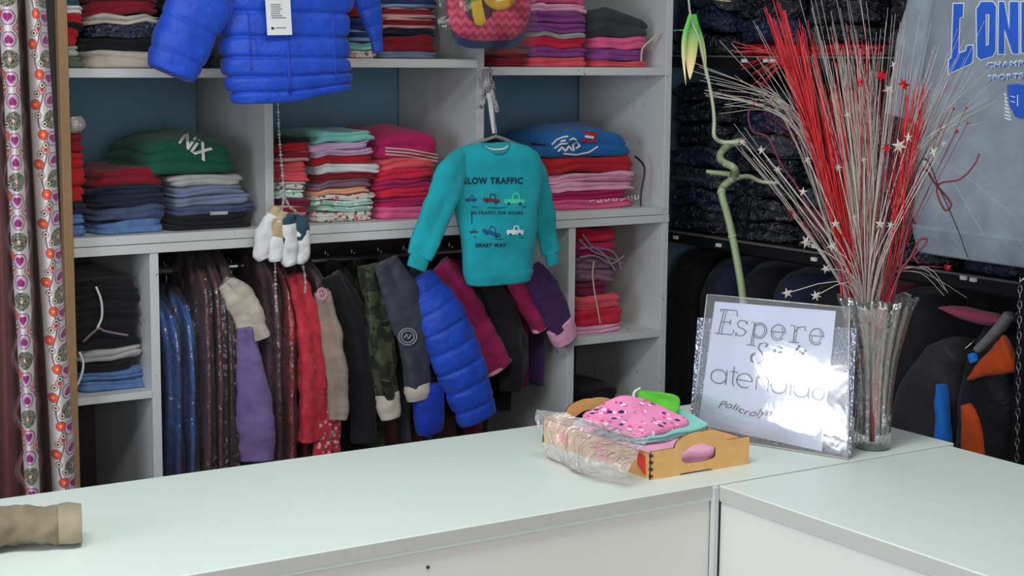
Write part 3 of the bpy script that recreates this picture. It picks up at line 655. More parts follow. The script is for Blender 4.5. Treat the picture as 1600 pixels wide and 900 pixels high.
# slant the hem up to the right
jb = front_garment(jr, secs, .06, QBLUE, (0, 1, 0), baffle=9, bamp=.24, wr=.007, seed=3, rings=150)
xa_, xb_ = onp(360, 150, 1, JY).x-jr.location.x, onp(545, 150, 1, JY).x-jr.location.x; za_ = onp(455, 100, 1, JY).z-jr.location.z
for v_ in jb.data.vertices:
    if v_.co.z < za_:
        tq = (v_.co.x-xa_)/(xb_-xa_); v_.co.z += (za_-v_.co.z)*(.40*(tq-.55)+.05*math.cos(7*tq))
for nm, pts, rad in (('sleeve', [(334, -70), (318, -14), (296, 40), (276, 88), (266, 116)], [40, 52, 49, 46, 40]), ('sleeve', [(545, -60), (568, -15), (584, 40), (590, 82)], [22, 26, 15, 7])):
    dpt = 3.44 if rad[0] > 30 else 3.53
    P = [onp(x, y, 1, dpt) for x, y in pts]; sc = [depth(p)/FPX for p in P]
    obj(nm, loft(P, [r*s for r, s in zip(rad, sc)], [r*s*.55 for r, s in zip(rad, sc)], rings=110, baffle=4 if rad[0] > 30 else 6, bamp=.18, expo=2.6, wr=.006, wf=14, seed=11, origin=jr.location), QBLUE, jr, True)
zp = []
jf = surf_fn(jb, jr, .001, 1, JY-.05)
for y in np.linspace(-60, 146, 20): zp.append(jf(446+(y/152)*8, y)+jr.location)
shift(MB().tube(zp, .0035, 6).build('zip', DKBLUE, jr, True), jr.location)
for xx, yy0, yy1 in ((388, 20, 110), (520, 20, 125)):
    shift(MB().tube([jf(xx+ (y-yy0)*.05, y)+jr.location for y in np.linspace(yy0, yy1, 14)], .0022, 5).build('seam', DKBLUE, jr, True), jr.location)
shift(MB().tube([onp(455, -95, 1, JY), onp(455, -130, 1, JY), onp(462, -150, 1, JY+.02), onp(470, -146, 1, YS-.004)], .002, 6).build('hanger_hook', STEEL, jr, True), jr.location)
# swing tag
tg = empty('swing_tag', onp(436, -10, 1, 3.395), 'white swing tag hanging on the front of the blue puffer jacket', 'tag')
a = onp(414, -8, 1, 3.395); b = onp(453, -8, 1, 3.395); c = onp(417, 55, 1, 3.395)
O = tg.location
def tagpt(u, v, k=0):
    p = a+(b-a)*u+(c-a)*v; return p+Vector((-.3, -1, 0))*k-O
tm = mesh([tagpt(0, 0), tagpt(1, 0), tagpt(1.02, 1.0), tagpt(.02, 1.0)]+[tagpt(0, 0, -.0016), tagpt(1, 0, -.0016), tagpt(1.02, 1, -.0016), tagpt(.02, 1, -.0016)],
          [(0, 1, 2, 3), (7, 6, 5, 4), (0, 4, 5, 1), (1, 5, 6, 2), (2, 6, 7, 3), (3, 7, 4, 0)])
obj('card', tm, WPAPER, tg)
mb = MB()
GREYINK = plain('grey_ink', (120, 120, 122), .6)
rnd = random.Random(4)
st = [[(.2, .24+.055*i), (.2+rnd.uniform(.35, .62), .24+.055*i)] for i in range(7)]+[[(.2, .82), (.3, .82)], [(.36, .82), (.78, .82)]]
obj('tag_print', ribbon(st, .022, lambda u, v, w_: tagpt(u, v, .0012)), GREYINK, tg)
obj('tag_mark', ribbon([[(.19, .83), (.29, .83)]], .06, lambda u, v, w_: tagpt(u, v, .0014)), INK, tg)
shift(MB().tube([onp(436, -6, 1, 3.393), onp(446, -40, 1, 3.40)], .0008, 5).build('string', WPAPER, tg), O)

# ------------------------------------------------------------------ teal sweatshirt with trucks
TY = 3.56
ts = empty('sweatshirt', onp(775, 222, 1, TY), 'teal child sweatshirt reading SLOW TRAFFIC with little trucks, hung before shelves', 'sweater')
rows = [(742, 802, 223, .014), (716, 824, 230, .022), (700, 842, 243, .027), (699, 845, 258, .029), (704, 846, 290, .032), (716, 838, 340, .034), (724, 833, 390, .034), (728, 830, 425, .032), (733, 824, 441, .028)]
secs = px_sections(rows, TY); TSECS = secs
body = front_garment(ts, secs, .04, TEAL, (0, 1, 0), wr=.009, seed=5, rings=50)
def sleeve(root, pts, rad, mat, Ys, seed, cuff_i=None, flat=.5):
    P = [onp(x, y, 1, Ys) if not isinstance(Ys, list) else onp(x, y, 1, Ys[i]) for i, (x, y) in enumerate(pts)]; sc = [depth(p)/FPX for p in P]
    ra = [r*s for r, s in zip(rad, sc)]; rb = [r*flat for r in ra]
    s = obj('sleeve', loft(P, ra, rb, rings=48, wr=.0055, wf=17, seed=seed, origin=root.location, expo=2.2, longit=2), mat, root, True)
    t = (P[-1]-P[-2]).normalized(); a = P[-1]-t*.004
    obj('cuff', loft([a, a+t*.014, a+t*.030, a+t*.034], [ra[-1]*.96, ra[-1]*.99, ra[-1]*.95, ra[-1]*.9], [rb[-1]*.96]*4, rings=14, wr=.0015, seed=seed+1, origin=root.location, open_end=True), mat, root, True)
    return s
sleeve(ts, [(724, 248), (705, 275), (688, 320), (668, 368), (656, 402)], [17, 25, 24, 21, 18], TEAL, [3.55, 3.53, 3.52, 3.52, 3.52], 8)
sleeve(ts, [(824, 246), (838, 280), (849, 330), (856, 370), (861, 396)], [14, 18, 16, 14, 12], TEAL, [3.57, 3.58, 3.59, 3.60, 3.60], 9)
hemp = px_sections([(729, 831, 424, .035), (730, 829, 432, .035), (735, 823, 443, .031)], TY)
obj('waistband', loft([s[0] for s in hemp], [s[1]*1.0 for s in hemp], [s[2] for s in hemp], n=48, fix=(1, 0, 0), rings=10, expo=2.6, wr=.002, seed=3, origin=ts.location, open_end=True), TEAL, ts, True)
# collar
cc = onp(772, 224, 1, TY-.004); NR = .042; zs_ = cc.z-ts.location.z; xs_ = cc.x-ts.location.x; ys_ = cc.y-ts.location.y
def neckz(x, y):        # scooped neckline: deep in front, shallow behind
    a_ = max(0, 1-(x/NR)**2)**.5; return -(.023 if y < 0 else .004)*a_
for v_ in body.data.vertices:
    dx_ = v_.co.x-xs_
    if abs(dx_) < NR: v_.co.z = min(v_.co.z, zs_+neckz(dx_, v_.co.y-ys_)-.002)
lp_ = [cc+Vector((NR*math.cos(t), .023*math.sin(t), neckz(NR*math.cos(t), math.sin(t)))) for t in np.linspace(0, 2*math.pi, 41)]
shift(MB().tube(lp_, .0056, 8).build('collar', fabric('teal_rib', (20, 140, 152), bs=.2), ts, True), ts.location)
mb = MB(); mb.add([cc+Vector((0, .012, -.004))]+lp_[:-1], [(0, 1+k, 1+(k+1) % 40) for k in range(40)])
shift(mb.build('neck_opening', fabric('dark_teal_inside', (14, 84, 92)), ts, True), ts.location)
mb = MB(); mb.tube([cc+Vector((.036*math.cos(t), -.008+.008*math.sin(t), -.004+.011*math.sin(t))) for t in np.linspace(math.pi*1.08, math.pi*1.92, 16)], .0026, 6)
shift(mb.build('neck_tape', WPAPER, ts, True), ts.location)
# chest print: mapped on the front of the body
from mathutils.bvhtree import BVHTree
tf = surf_fn(body, ts)
def text_px(text, x0, x1, y, hpx, mat, root, fn, name='lettering', bold=.02, slope=0, sub=0, shear=0):
    me = curve_mesh(None, text=text, size=1, offset=bold, shear=shear, spacing=1.15)
    xs = [v.co.x for v in me.vertices]; a_, b_ = min(xs), max(xs); ys = [v.co.y for v in me.vertices]; hh = max(ys)
    warp(me, lambda u, v, w_: fn(x0+(u-a_)/(b_-a_)*(x1-x0), y-v/hh*hpx+slope*((u-a_)/(b_-a_)*(x1-x0)), 0), sub)
    return obj(name, me, mat, root)
NAVYINK = plain('navy_print', (18, 40, 70), .7)
text_px('SLOW TRAFFIC', 724, 817, 287, 10, NAVYINK, ts, tf, bold=.045)
text_px('IN TRAFFIC FOR HOURS', 738, 817, 335, 5, NAVYINK, ts, tf, bold=.02)
text_px('SMART WAY', 743, 791, 386, 6, NAVYINK, ts, tf, bold=.04)
def truck(cx, cy, w_, body_c, cab_c, nm, flip=1, tilt=0, h=1.0):
    mats = {'b': plain(nm+'_print', body_c, .7), 'c': plain(nm+'_cab_print', cab_c, .7)}
    f = lambda u, v, q=0: tf(cx+(u*flip)*w_/2, cy+v*w_/2+tilt*u*w_/2)
    obj('truck_print', ribbon([[(-1, .22), (-.5, .22), (0, .22), (.5, .22), (1, .22)]], .42*h, f), mats['b'], ts)
    obj('cab_print', ribbon([[(-.25, .1), (-.1, -.45), (-.02, -.52), (.35, -.52), (.42, -.4), (.45, .1)]], .14, f), mats['c'], ts)
    for wa, wb in ((-.68, -.46), (.42, .66)): obj('wheel_print', ribbon([[(wa, .44), (wb, .44)]], .24, lambda u, v, q=0: f(u, v)-Vector((.0005, .0009, 0))), NAVYINK, ts)
truck(736, 310, 18, (20, 66, 120), (20, 90, 120), 'blue_van')
truck(768, 310, 26, (112, 38, 44), (30, 70, 90), 'red_truck', tilt=.1)
truck(804, 311, 32, (76, 214, 168), (80, 214, 170), 'green_car')
truck(740, 361, 12, (60, 40, 90), (20, 90, 120), 'purple_van')
truck(768, 361, 28, (20, 84, 140), (18, 100, 140), 'blue_truck', tilt=.3)
truck(805, 360, 26, (220, 232, 236), (220, 232, 236), 'white_truck', h=1.3)
obj('line_print', ribbon([[(738, 323), (780, 325), (822, 323)], [(740, 370), (780, 374), (818, 371)], [(737, 330), (737, 350)]], 1.2, tf), NAVYINK, ts)
# hanger and its clear tag bundle
hgr = empty('clothes_hanger', onp(772, 212, 1, TY), 'grey plastic clothes hanger holding the teal sweatshirt', 'hanger')
mb = MB(); mb.tube([onp(x, y, 1, TY) for x, y in ((735, 226), (760, 218), (775, 213), (790, 218), (812, 228))], .0045, 8)
mb.tube([onp(x, y, 1, TY) for x, y in ((775, 213), (773, 190), (771, 165), (769, 150))], .002, 8)
shift(mb.build('hanger_bar', FB['grey'], hgr, True), hgr.location)
tb = empty('tag_bundle', onp(765, 108, 1, 3.67), 'bunch of clear plastic rings and white price tags above the teal sweatshirt', 'tag')
TO = tb.location
def lpart(mb, name, mat, sm=True): return shift(mb.build(name, mat, tb, sm), TO)
for k, (px, py, r) in enumerate(((759, 118, 9), (764, 132, 8), (757, 145, 7))):
    mb = MB(); mb.tube([onp(px+r*math.cos(t), py+r*math.sin(t), 1, 3.665-.004*k) for t in np.linspace(0, 2*math.pi, 20)], .0016, 6); lpart(mb, 'ring', CLEARM)
for k, (pa, pb, wd) in enumerate((((764, 145), (773, 208), 9), ((768, 140), (778, 175), 7), ((760, 150), (752, 170), 5), ((756, 158), (745, 168), 6))):
    A = onp(*pa, 1, 3.65-.006*k); B = onp(*pb, 1, 3.65-.006*k); t = (B-A).normalized(); s = t.cross(Vector((0, 1, 0))).normalized()*wd/FPX*4/2
    v = [A-s, A+s, B+s, B-s]; v += [p+Vector((0, .0014, 0)) for p in v]
    lpart(MB().add(v, [(0, 1, 2, 3), (7, 6, 5, 4), (0, 4, 5, 1), (1, 5, 6, 2), (2, 6, 7, 3), (3, 7, 4, 0)]), 'price_tag', WPAPER if k == 0 else CLEARM, False)
for k in range(5):
    A = (757+3*k, 108); mb = MB(); mb.tube([onp(x, y, 1, 3.66) for x, y in (A, (759+2*k, 130), (755+5*k, 152-3*k))], .0022, 5); lpart(mb, 'strip', CLEARM)
lpart(MB().tube([onp(765, 100, 1, 3.675), onp(766, 115, 1, 3.66), onp(769, 150, 1, 3.60)], .0016, 6), 'hook', STEEL)

# ------------------------------------------------------------------ bead strands and baby socks
def strand(label, pts, Y, n, r, mat, name='bead_strand'):
    P = catmull([onp(x, y, 1, Y) for x, y in pts], n); root = empty(name, Vector(P[0]), label, 'chain')
    mb = MB(); mb.tube([Vector(p) for p in P], .0006, 4)
    for i, p in enumerate(P):
        p = Vector(p); rr = r*(1 if i % 3 else 1.5); mb.add([p+Vector(q)*rr for q in ((1, 0, 0), (-1, 0, 0), (0, 1, 0), (0, -1, 0), (0, 0, 1), (0, 0, -1))],
            [(0, 2, 4), (2, 1, 4), (1, 3, 4), (3, 0, 4), (2, 0, 5), (1, 2, 5), (3, 1, 5), (0, 3, 5)])
    o = shift(mb.build('bead', mat, root), root.location); o['kind'] = 'stuff'; return root
strand('long clear bead strand hanging from blue jacket through the baby socks', [(434, 150), (437, 220), (443, 290), (442, 322), (432, 360), (430, 410), (432, 486)], 3.628, 84, .0036, CLEARM)
strand('second clear bead strand, holding the right-hand socks and dangling below them', [(443, 300), (452, 322), (468, 340), (471, 398), (477, 435), (477, 456)], 3.628, 40, .0032, CLEARM)
def sock(label, pts, rad, topmat, soleY, seed):
    P = [onp(x, y, 1, soleY) for x, y in pts]; sc = depth(P[0])/FPX
    root = empty('baby_socks', P[0], label, 'socks', 'baby socks on the bead strand')
    ra = [r*sc for r in rad]
    obj('sock', loft(P[1:], ra[1:], [r*.75 for r in ra[1:]], rings=30, n=28, wr=.006, wf=34, seed=seed, origin=P[0]), FB['white'], root, True)
    obj('ankle_band', loft(P[:3], [ra[0], ra[1], ra[1]*1.06], [ra[0]*.8, ra[1]*.8, ra[1]*.8], rings=14, n=24, wr=.006, wf=40, seed=seed+2, origin=P[0]), topmat, root, True)
sock('left pair of white baby socks with tan cuffs hung on the beads', [(432, 322), (428, 338), (416, 362), (408, 392), (412, 404)], [7, 13, 15, 14, 9], FB['beige'], 3.63, 1)
sock('second pair of white baby socks, tan topped, directly beside the first', [(440, 330), (438, 345), (434, 370), (430, 398), (431, 408)], [8, 11, 13, 13, 8], FB['beige'], 3.622, 2)
sock('white baby socks with dark green cuffs, middle of the bunch', [(450, 333), (448, 350), (450, 380), (452, 406), (454, 414)], [9, 13, 15, 13, 8], FB['teal'], 3.62, 3)
sock('white baby socks with dark green cuffs at the right of the bunch', [(474, 338), (470, 352), (470, 375), (470, 402), (470, 412)], [9, 13, 15, 13, 8], FB['teal'], 3.622, 4)

# ------------------------------------------------------------------ chevron pouch in a clear bag
m, b_ = newmat('pink_chevron_print'); vec, x, y, z = coords()
zig = xabs(frac(x*42.0)-.5)*.62; band = lt(frac(z*44.0+zig*1.5), .5)
plug(b_, col=mixc(band, (238, 78, 116), (196, 30, 84)), rough=.6)
CHEV = m
PY = 3.60
pr = empty('chevron_pouch', onp(765, 70, 1, PY), 'pink chevron pouch with yellow shapes inside a clear bag, top of the photo', 'pouch')
O = pr.location
def flat_poly(pts_px, Y, thick, mat, name, par, puff=0):
    P = [onp(x, y, 1, Y) for x, y in pts_px]; n_ = len(P); c0 = sum(P, Vector())/n_
    V = []; F = []
    for k, (s, yy) in enumerate(((.0, -thick), (.5, -thick*.97), (.85, -thick*.8), (1.0, -thick*.35), (1.0, thick*.3), (.8, thick*.6))):
        for p in P: V.append(c0+(p-c0)*max(s, .02)+Vector((0, yy, 0))-O)
    for k in range(5):
        for j in range(n_): F.append((k*n_+j, k*n_+(j+1) % n_, (k+1)*n_+(j+1) % n_, (k+1)*n_+j))
    F.append(tuple(range(n_))); F.append(tuple(5*n_+j for j in range(n_-1, -1, -1)))
    me = mesh(V, F); bq = bmesh.new(); bq.from_mesh(me); bmesh.ops.recalc_face_normals(bq, faces=bq.faces); bq.to_mesh(me); bq.free()
    return obj(name, me, mat, par, True)
def sup(cx, cy, rx, ry, e=3.2, n=40):
    return [(cx+rx*math.copysign(abs(math.cos(t))**(2/e), math.cos(t)), cy+ry*math.copysign(abs(math.sin(t))**(2/e), math.sin(t))) for t in np.linspace(0, 2*math.pi, n, endpoint=False)]
flat_poly(sup(763, 0, 64, 64), PY, .022, CHEV, 'pouch_body', pr)
flat_poly(sup(763, 6, 60, 70, 4), PY+.03, .012, FB['darkblue'], 'blue_backing', pr)
YEL = plain('yellow_applique', (232, 190, 20), .55); BRN = plain('dark_brown_applique', (70, 22, 34), .7); GRN = plain('bright_green', (90, 190, 50), .6)
flat_poly([(727, -30), (770, -30), (772, 10), (768, 24), (758, 32), (744, 36), (734, 30), (728, 18), (726, 0)], PY-.024, .003, BRN, 'dark_applique', pr)
flat_poly([(732, -25), (748, -25), (754, 10), (760, 36), (752, 41), (742, 38), (738, 24), (735, 0)], PY-.028, .004, YEL, 'yellow_band', pr)
flat_poly(sup(781, -8, 27, 24, 2.0, 28), PY-.030, .004, YEL, 'yellow_disc', pr)
flat_poly(sup(783, -4, 5, 3, 2.0, 16), PY-.035, .001, BRN, 'face_spot', pr) if False else None
flat_poly([(727, -12), (752, -12), (750, -1), (738, 2), (728, -1)], PY-.034, .002, GRN, 'green_patch', pr)
# clear bag: puffy sheet in front and behind
def sheet(fn, nu, nv, mat, name, par=None, origin=None, smooth=True, thick=0):
    V = []; F = []; O_ = Vector(origin) if origin is not None else Vector((0, 0, 0))
    for i in range(nu+1):
        for j in range(nv+1): V.append(Vector(fn(i/nu, j/nv))-O_)
    for i in range(nu):
        for j in range(nv): a_ = i*(nv+1)+j; F.append((a_, a_+1, a_+nv+2, a_+nv+1))
    o = obj(name, mesh(V, F), mat, par, smooth)
    if thick: md = o.modifiers.new('s', 'SOLIDIFY'); md.thickness = thick; md.offset = 0
    return o
def bagf(u, v):
    p = onp(686+u*(838-686), -20+v*104, 1, PY-.045-.02*math.sin(math.pi*u)*math.sin(math.pi*min(1, v)))
    return p+Vector((0, noise.noise(p*18)*.012, noise.noise(p*9)*.008))
sheet(bagf, 30, 20, CLEAR, 'clear_bag', pr, O)
shift(MB().tube([onp(765, -40, 1, PY), onp(765, -120, 1, PY+.03), onp(765, -122, 1, YS-.002)], .0016, 6).build('hook', STEEL, pr, True), O)

# ------------------------------------------------------------------ wooden post, black sheet for the shaded gap, curtain
px0 = onp(88, 50, 1, 3.60).x
pst = MB().box((onp(87, 100, 1, 3.64).x+.008, 3.64, 0), (xL+.004, 3.695, 2.6)).build('wooden_post', WOOD, bevel=.002)
tag(pst, 'light brown wooden upright post between the curtain and the shelves', 'post')
dk = MB().box((onp(40, 100, 1, 3.66).x-.25, 3.66, 0), (onp(87, 100, 1, 3.64).x+.0075, 3.69, 2.6)).build('gap_shade_sheet', BLACKM, bevel=.001)  # black sheet stands in for the shade between curtain and post
tag(dk, 'black upright sheet added as the dark gap behind the curtain edge', 'panel')
m, b_ = newmat('curtain_print'); uvn = X.nt.nodes.new('ShaderNodeUVMap'); sp = X.nt.nodes.new('ShaderNodeSeparateXYZ'); X.nt.links.new(uvn.outputs[0], sp.inputs[0])
u, v = X(sp.outputs[0]), X(sp.outputs[1])
# u, v in metres of cloth; column of hearts and flowers at u=0, column of orange buttons beside it
PV, PU = .118, .095
V0 = .03
cu_ = (frac(u/PU+.5)-.5)*PU; cv = (frac(v/PV+.5)-.5)*PV; cvh = (frac(v/PV)-.5)*PV; cvq = (frac(v/(PV/4)+.5)-.5)*(PV/4)
brown = mixc(noisetex(60, 2, uvn.outputs[0]), (74, 34, 36), (100, 54, 50))
pat = mixc(noisetex(200, 1, uvn.outputs[0]), (196, 186, 188), (226, 216, 216))
ogw = xabs(cu_)-.019-mnode('COSINE', v*(2*math.pi/PV))*.007
pat = mixc(lt(xabs(ogw-.004), .0016), pat, (120, 92, 104))
rr = length(cu_, cv); pet = lt(rr, .0185); pat = mixc(pet, pat, (134, 134, 112))
vv = voro(260, vec=uvn.outputs[0]); pat = mixc(pet*lt(vv, .42), pat, (36, 44, 38)); pat = mixc(lt(rr, .0035), pat, (226, 160, 160))
for sgn in (1, -1):
    hy = cvh*sgn-.021; ha = xabs(cu_); rad_ = length(ha*1.1, hy)
    pat = mixc(lt(rad_, .0165)*lt(xabs(hy), .0145), pat, (92, 64, 84)); pat = mixc(lt(rad_, .0145)*lt(xabs(hy), .013), pat, (216, 176, 204))
    heart = xmax(lt(length(ha-.0042, hy-.003), .0052), lt(ha+xabs(hy+.0005), .0088)); pat = mixc(heart, pat, (146, 36, 108))
r3 = length(xabs(cu_)-.0185, cvh); pat = mixc(lt(r3, .0095), pat, (120, 76, 80)); pat = mixc(lt(r3, .0082), pat, (216, 150, 150)); pat = mixc(lt(r3, .004), pat, (180, 60, 90))
for ph, off in ((0, -.0335), (.5, -.0215)):
    co = (frac((u-off)/PU+.5)-.5)*PU; cz = (frac(v/PV+ph+.25)-.5)*PV; r2 = length(co, cz)
    pat = mixc(lt(r2, .0105), pat, (120, 60, 50)); pat = mixc(lt(r2, .0092), pat, (228, 84, 60)); pat = mixc(lt(r2, .003), pat, (244, 160, 120))
    for dz_ in (.021, -.021):
        r4 = length(co-.004, cz-dz_); pat = mixc(lt(r4, .0068), pat, (84, 78, 60)); pat = mixc(lt(r4, .0052), pat, (222, 210, 190)); pat = mixc(lt(r4, .0026), pat, (70, 60, 50))
bl = lt(xabs(ogw), .0022); brn2 = mixc(bl, brown, (168, 128, 136)); brn2 = mixc(lt(xabs(ogw-.004), .0012), brn2, (140, 96, 104))
r5 = length(cu_, cv); brn2 = mixc(lt(xabs(r5-.012), .0015), brn2, (130, 84, 84)); brn2 = mixc(lt(rr, .008), brn2, (116, 30, 46))
CURT_M, CURT_B = m, b_
at = X.nt.nodes.new('ShaderNodeAttribute'); at.attribute_name = 'band'; band = X(at.outputs['Fac'])
plug(b_, col=mixc(lt(band, .5), pat, brn2), rough=.8, nrm=bump(noisetex(400, 2, uvn.outputs[0]), .15, .002), sheen=.1)
# profile across: (pixel at y=0, pixel at y=750, depth y, white?)
prof = [(-75, -70, 3.30, 0, -.14), (-48, -40, 3.24, 0, -.10), (-30, -10, 3.30, 0, -.07), (-12, 14, 3.27, 0, -.04), (-6, 36, 3.30, 0, -.022), (-2, 40, 3.26, 1, -.017), (10, 49, 3.225, 1, 0), (24, 60, 3.25, 1, .017), (27, 62, 3.30, 0, .021), (34, 70, 3.37, 0, .03), (38, 79, 3.34, 0, .05), (40, 82, 3.29, 1, .095-.043), (54, 100, 3.26, 1, .095-.022), (68, 116, 3.29, 1, .095), (71, 119, 3.33, 1, .101)]
def curt():
    N = 150; Mv = 60; V = []; F = []; B = []; UV = []
    Pp = catmull([(p[0], p[1], p[2], p[4]) for p in prof], N); K = len(prof)-1
    top = [onp(p[0], 0, 1, p[2]) for p in Pp]; bot = [onp(p[1], 750, 1, p[2]) for p in Pp]
    L = [0]
    for i in range(1, N): L.append(L[-1]+((top[i]-top[i-1]).length+(bot[i]-bot[i-1]).length)/2)
    zT, zB = 2.35, .55
    for i in range(N):
        for j in range(Mv+1):
            z_ = zT+(zB-zT)*j/Mv; t = (z_-top[i].z)/(bot[i].z-top[i].z); p = top[i]+(bot[i]-top[i])*t; p.z = z_
            p.y += noise.noise(Vector((i*.05, z_*3, 0)))*.012; V.append(p)
            UV.append((float(Pp[i][3])+.95, z_)); k = min(K-1, int(i/(N-1)*K)); B.append(1.0 if prof[k][3] and prof[k+1][3] else (1.0 if prof[k][3] and (i/(N-1)*K-k) < .5 and not prof[k+1][3] else (1.0 if prof[k+1][3] and (i/(N-1)*K-k) > .6 else 0.0)))
    for i in range(N-1):
        for j in range(Mv): a_ = i*(Mv+1)+j; F.append((a_, a_+1, a_+Mv+2, a_+Mv+1))
    me = mesh(V, F); at_ = me.attributes.new('band', 'FLOAT', 'POINT')
    for i, q in enumerate(B): at_.data[i].value = q
    ul = me.uv_layers.new(name='UVMap')
    for lp_ in me.loops: ul.data[lp_.index].uv = UV[lp_.vertex_index]
    return me
ct = obj('curtain', curt(), CURT_M, None, True); md = ct.modifiers.new('s', 'SOLIDIFY'); md.thickness = .0015
tag(ct, 'patterned curtain with hearts, flower medallions and orange dots at the left edge', 'curtain')

# ------------------------------------------------------------------ counters
ZC = .95; cx0, cx1 = -.35, 2.385; cy0, cy1 = 2.112, 2.645; cxl = 1.806
c1 = empty('counter', ((cx0+cx1)/2, (cy0+cy1)/2, 0), 'long white shop counter running along the shelves, with sign and box on it', 'counter')
part('worktop', (cx0, cy0, ZC-.028), (cx1, cy1, ZC), COUNTER, c1, .0015)
part('edge_band', (cx0, cy0-.0012, ZC-.021), (cxl-.014, cy0, ZC-.001), EDGE, c1, 0)
part('front_panel', (cx0, cy0+.006, 0), (cxl-.012, cy0+.024, ZC-.0285), FRONTP, c1, 0)
part('back_panel', (cx0, cy1-.03, 0), (cx1-.01, cy1-.012, ZC-.0285), FRONTP, c1, 0)
part('side_panel', (cx1-.03, cy0+.03, 0), (cx1-.012, cy1-.031, ZC-.0285), FRONTP, c1, 0)
scx = onp(668, 886, 1, cy0+.006)
sw = MB().tube([(scx.x, cy0+.0065, scx.z), (scx.x, cy0+.004, scx.z)], .0028, 12).build('screw', INK, c1, True); shift(sw, c1.location)
c2 = empty('counter', ((cxl+2.37)/2, 1.5, 0), 'shorter white counter section turning towards the viewer at the right', 'counter')
part('worktop', (cxl, .85, ZC-.030), (2.368, cy0-.003, ZC-.002), COUNTER, c2, .0015)
part('edge_band', (cxl-.0012, .85, ZC-.026), (cxl, cy0-.004, ZC-.004), EDGE, c2, 0)
part('side_panel', (cxl+.004, .85, 0), (cxl+.022, cy0-.004, ZC-.0305), FRONTP, c2, 0)
part('side_panel', (2.34, .85, 0), (2.358, cy0-.004, ZC-.0305), FRONTP, c2, 0)
part('corner_strip', (cxl-.013, cy0-.006, 0), (cxl-.002, cy0+.004, ZC-.004), WHITE2, c2, .001)

# ------------------------------------------------------------------ beige trouser leg on the counter
tr = empty('trousers', (.66, 2.37, ZC), 'beige trouser leg with turned cuff lying on the counter at the left edge', 'trousers')
A0 = onp(-120, 838, 2, ZC+.034); A1 = onp(0, 824, 2, ZC+.032); A2 = onp(60, 821, 2, ZC+.031); A3 = onp(96, 819, 2, ZC+.030); A4 = onp(128, 817, 2, ZC+.030)
KH = fabric('khaki_twill', (116, 104, 82), bs=.6, scale=1.0)
obj('leg', loft([A0, A1, A2, A3], [.045, .040, .037, .034], [.030, .028, .027, .026], face=(0, 0, 1), rings=60, wr=.011, wf=22, seed=4, origin=tr.location), KH, tr, True)
obj('cuff', loft([A3-(A4-A3)*.15, A3+(A4-A3)*.5, A4], [.035, .036, .034], [.0275, .0285, .027], face=(0, 0, 1), rings=16, expo=2.8, wr=.003, wf=30, seed=6, origin=tr.location, open_end=True), fabric('khaki_reverse', (134, 122, 102), bs=.3), tr, True)

# ------------------------------------------------------------------ laser-cut wooden box with clothes
m, b_ = newmat('cut_mdf'); vec = coords()[0]; plug(b_, col=mixc(noisetex(40, 4, vec), (196, 146, 84), (222, 176, 112)), rough=.6); MDF = m
BURN = plain('burnt_edge', (52, 30, 20), .8)
bx0, bx1 = 1.722, 1.943; by0 = 2.192; by1 = onp(842, 692, 2, ZC).y
box = empty('wooden_box', ((bx0+bx1)/2, (by0+by1)/2, ZC), 'laser-cut wooden box with cloud handle holding folded baby clothes on the counter', 'box')
BO = box.location
def panel(polys, origin, ux, th, mat, name, thick=.003):
    me = curve_mesh(polys, extrude=thick/2); U = Vector(ux); W = U.cross(Vector((0, 0, 1)))
    warp(me, lambda a_, b2, c_: Vector(origin)+U*a_+Vector((0, 0, b2))+W*c_-BO)
    o = obj(name, me, mat, box); me.materials.append(BURN)
    me.update()
    for p in me.polygons:
        if abs(p.normal.dot(W)) < .5: p.material_index = 1
    return o
Wd = bx1-bx0; hgt = .050
def arch(W_, a0, a1, hh):
    P = [(0, 0), (W_*.28, 0), (W_*.30, .003), (W_*.6, .003), (W_*.62, 0), (W_, 0), (W_, hgt), (a1, hgt)]
    c_ = (a0+a1)/2; r = (a1-a0)/2
    for t in np.linspace(0, math.pi, 22): P.append((c_+r*.92*math.cos(t)+ .006*math.cos(3*t), hgt+hh*math.sin(t)**.8+.0035*abs(math.sin(2.0*t))))
    P.append((a0, hgt)); P.append((0, hgt)); return P
def cloud(c_, z_, rx, rz_):
    return [(c_+rx*math.copysign(abs(math.cos(t))**.7, math.cos(t)), z_+(rz_*abs(math.sin(t))**.6*(1+.16*math.cos(4*t)) if math.sin(t) > 0 else -rz_*.62*abs(math.sin(t))**.5)) for t in np.linspace(0, 2*math.pi, 36, endpoint=False)]
panel([arch(Wd, .052, .168, .022), cloud(.105, .030, .038, .018)], (bx0, by0, ZC), (1, 0, 0), .003, MDF, 'end_panel')
panel([arch(Wd, .052, .168, .022), cloud(.105, .030, .038, .018)], (bx0, by1, ZC), (1, 0, 0), .003, MDF, 'end_panel')
Ln = by1-by0
for xx in (bx0+.002, bx1-.002):
    panel([[(.003, 0), (Ln-.003, 0), (Ln-.003, .045), (.003, .045)]], (xx, by0, ZC), (0, 1, 0), .003, MDF, 'side_panel')
shift(MB().box((bx0+.004, by0+.004, ZC+.001), (bx1-.004, by1-.004, ZC+.004)).build('base', MDF, box), BO)
for k in range(4):
    shift(MB().box((bx0-.001, by0-.0022, ZC+.004+k*.012), (bx0+.004, by0+.003, ZC+.009+k*.012)).build('finger_joint', BURN, box), BO)
RED = plain('red_card', (214, 48, 48), .6); PKR = plain('salmon_card', (226, 120, 112), .6)
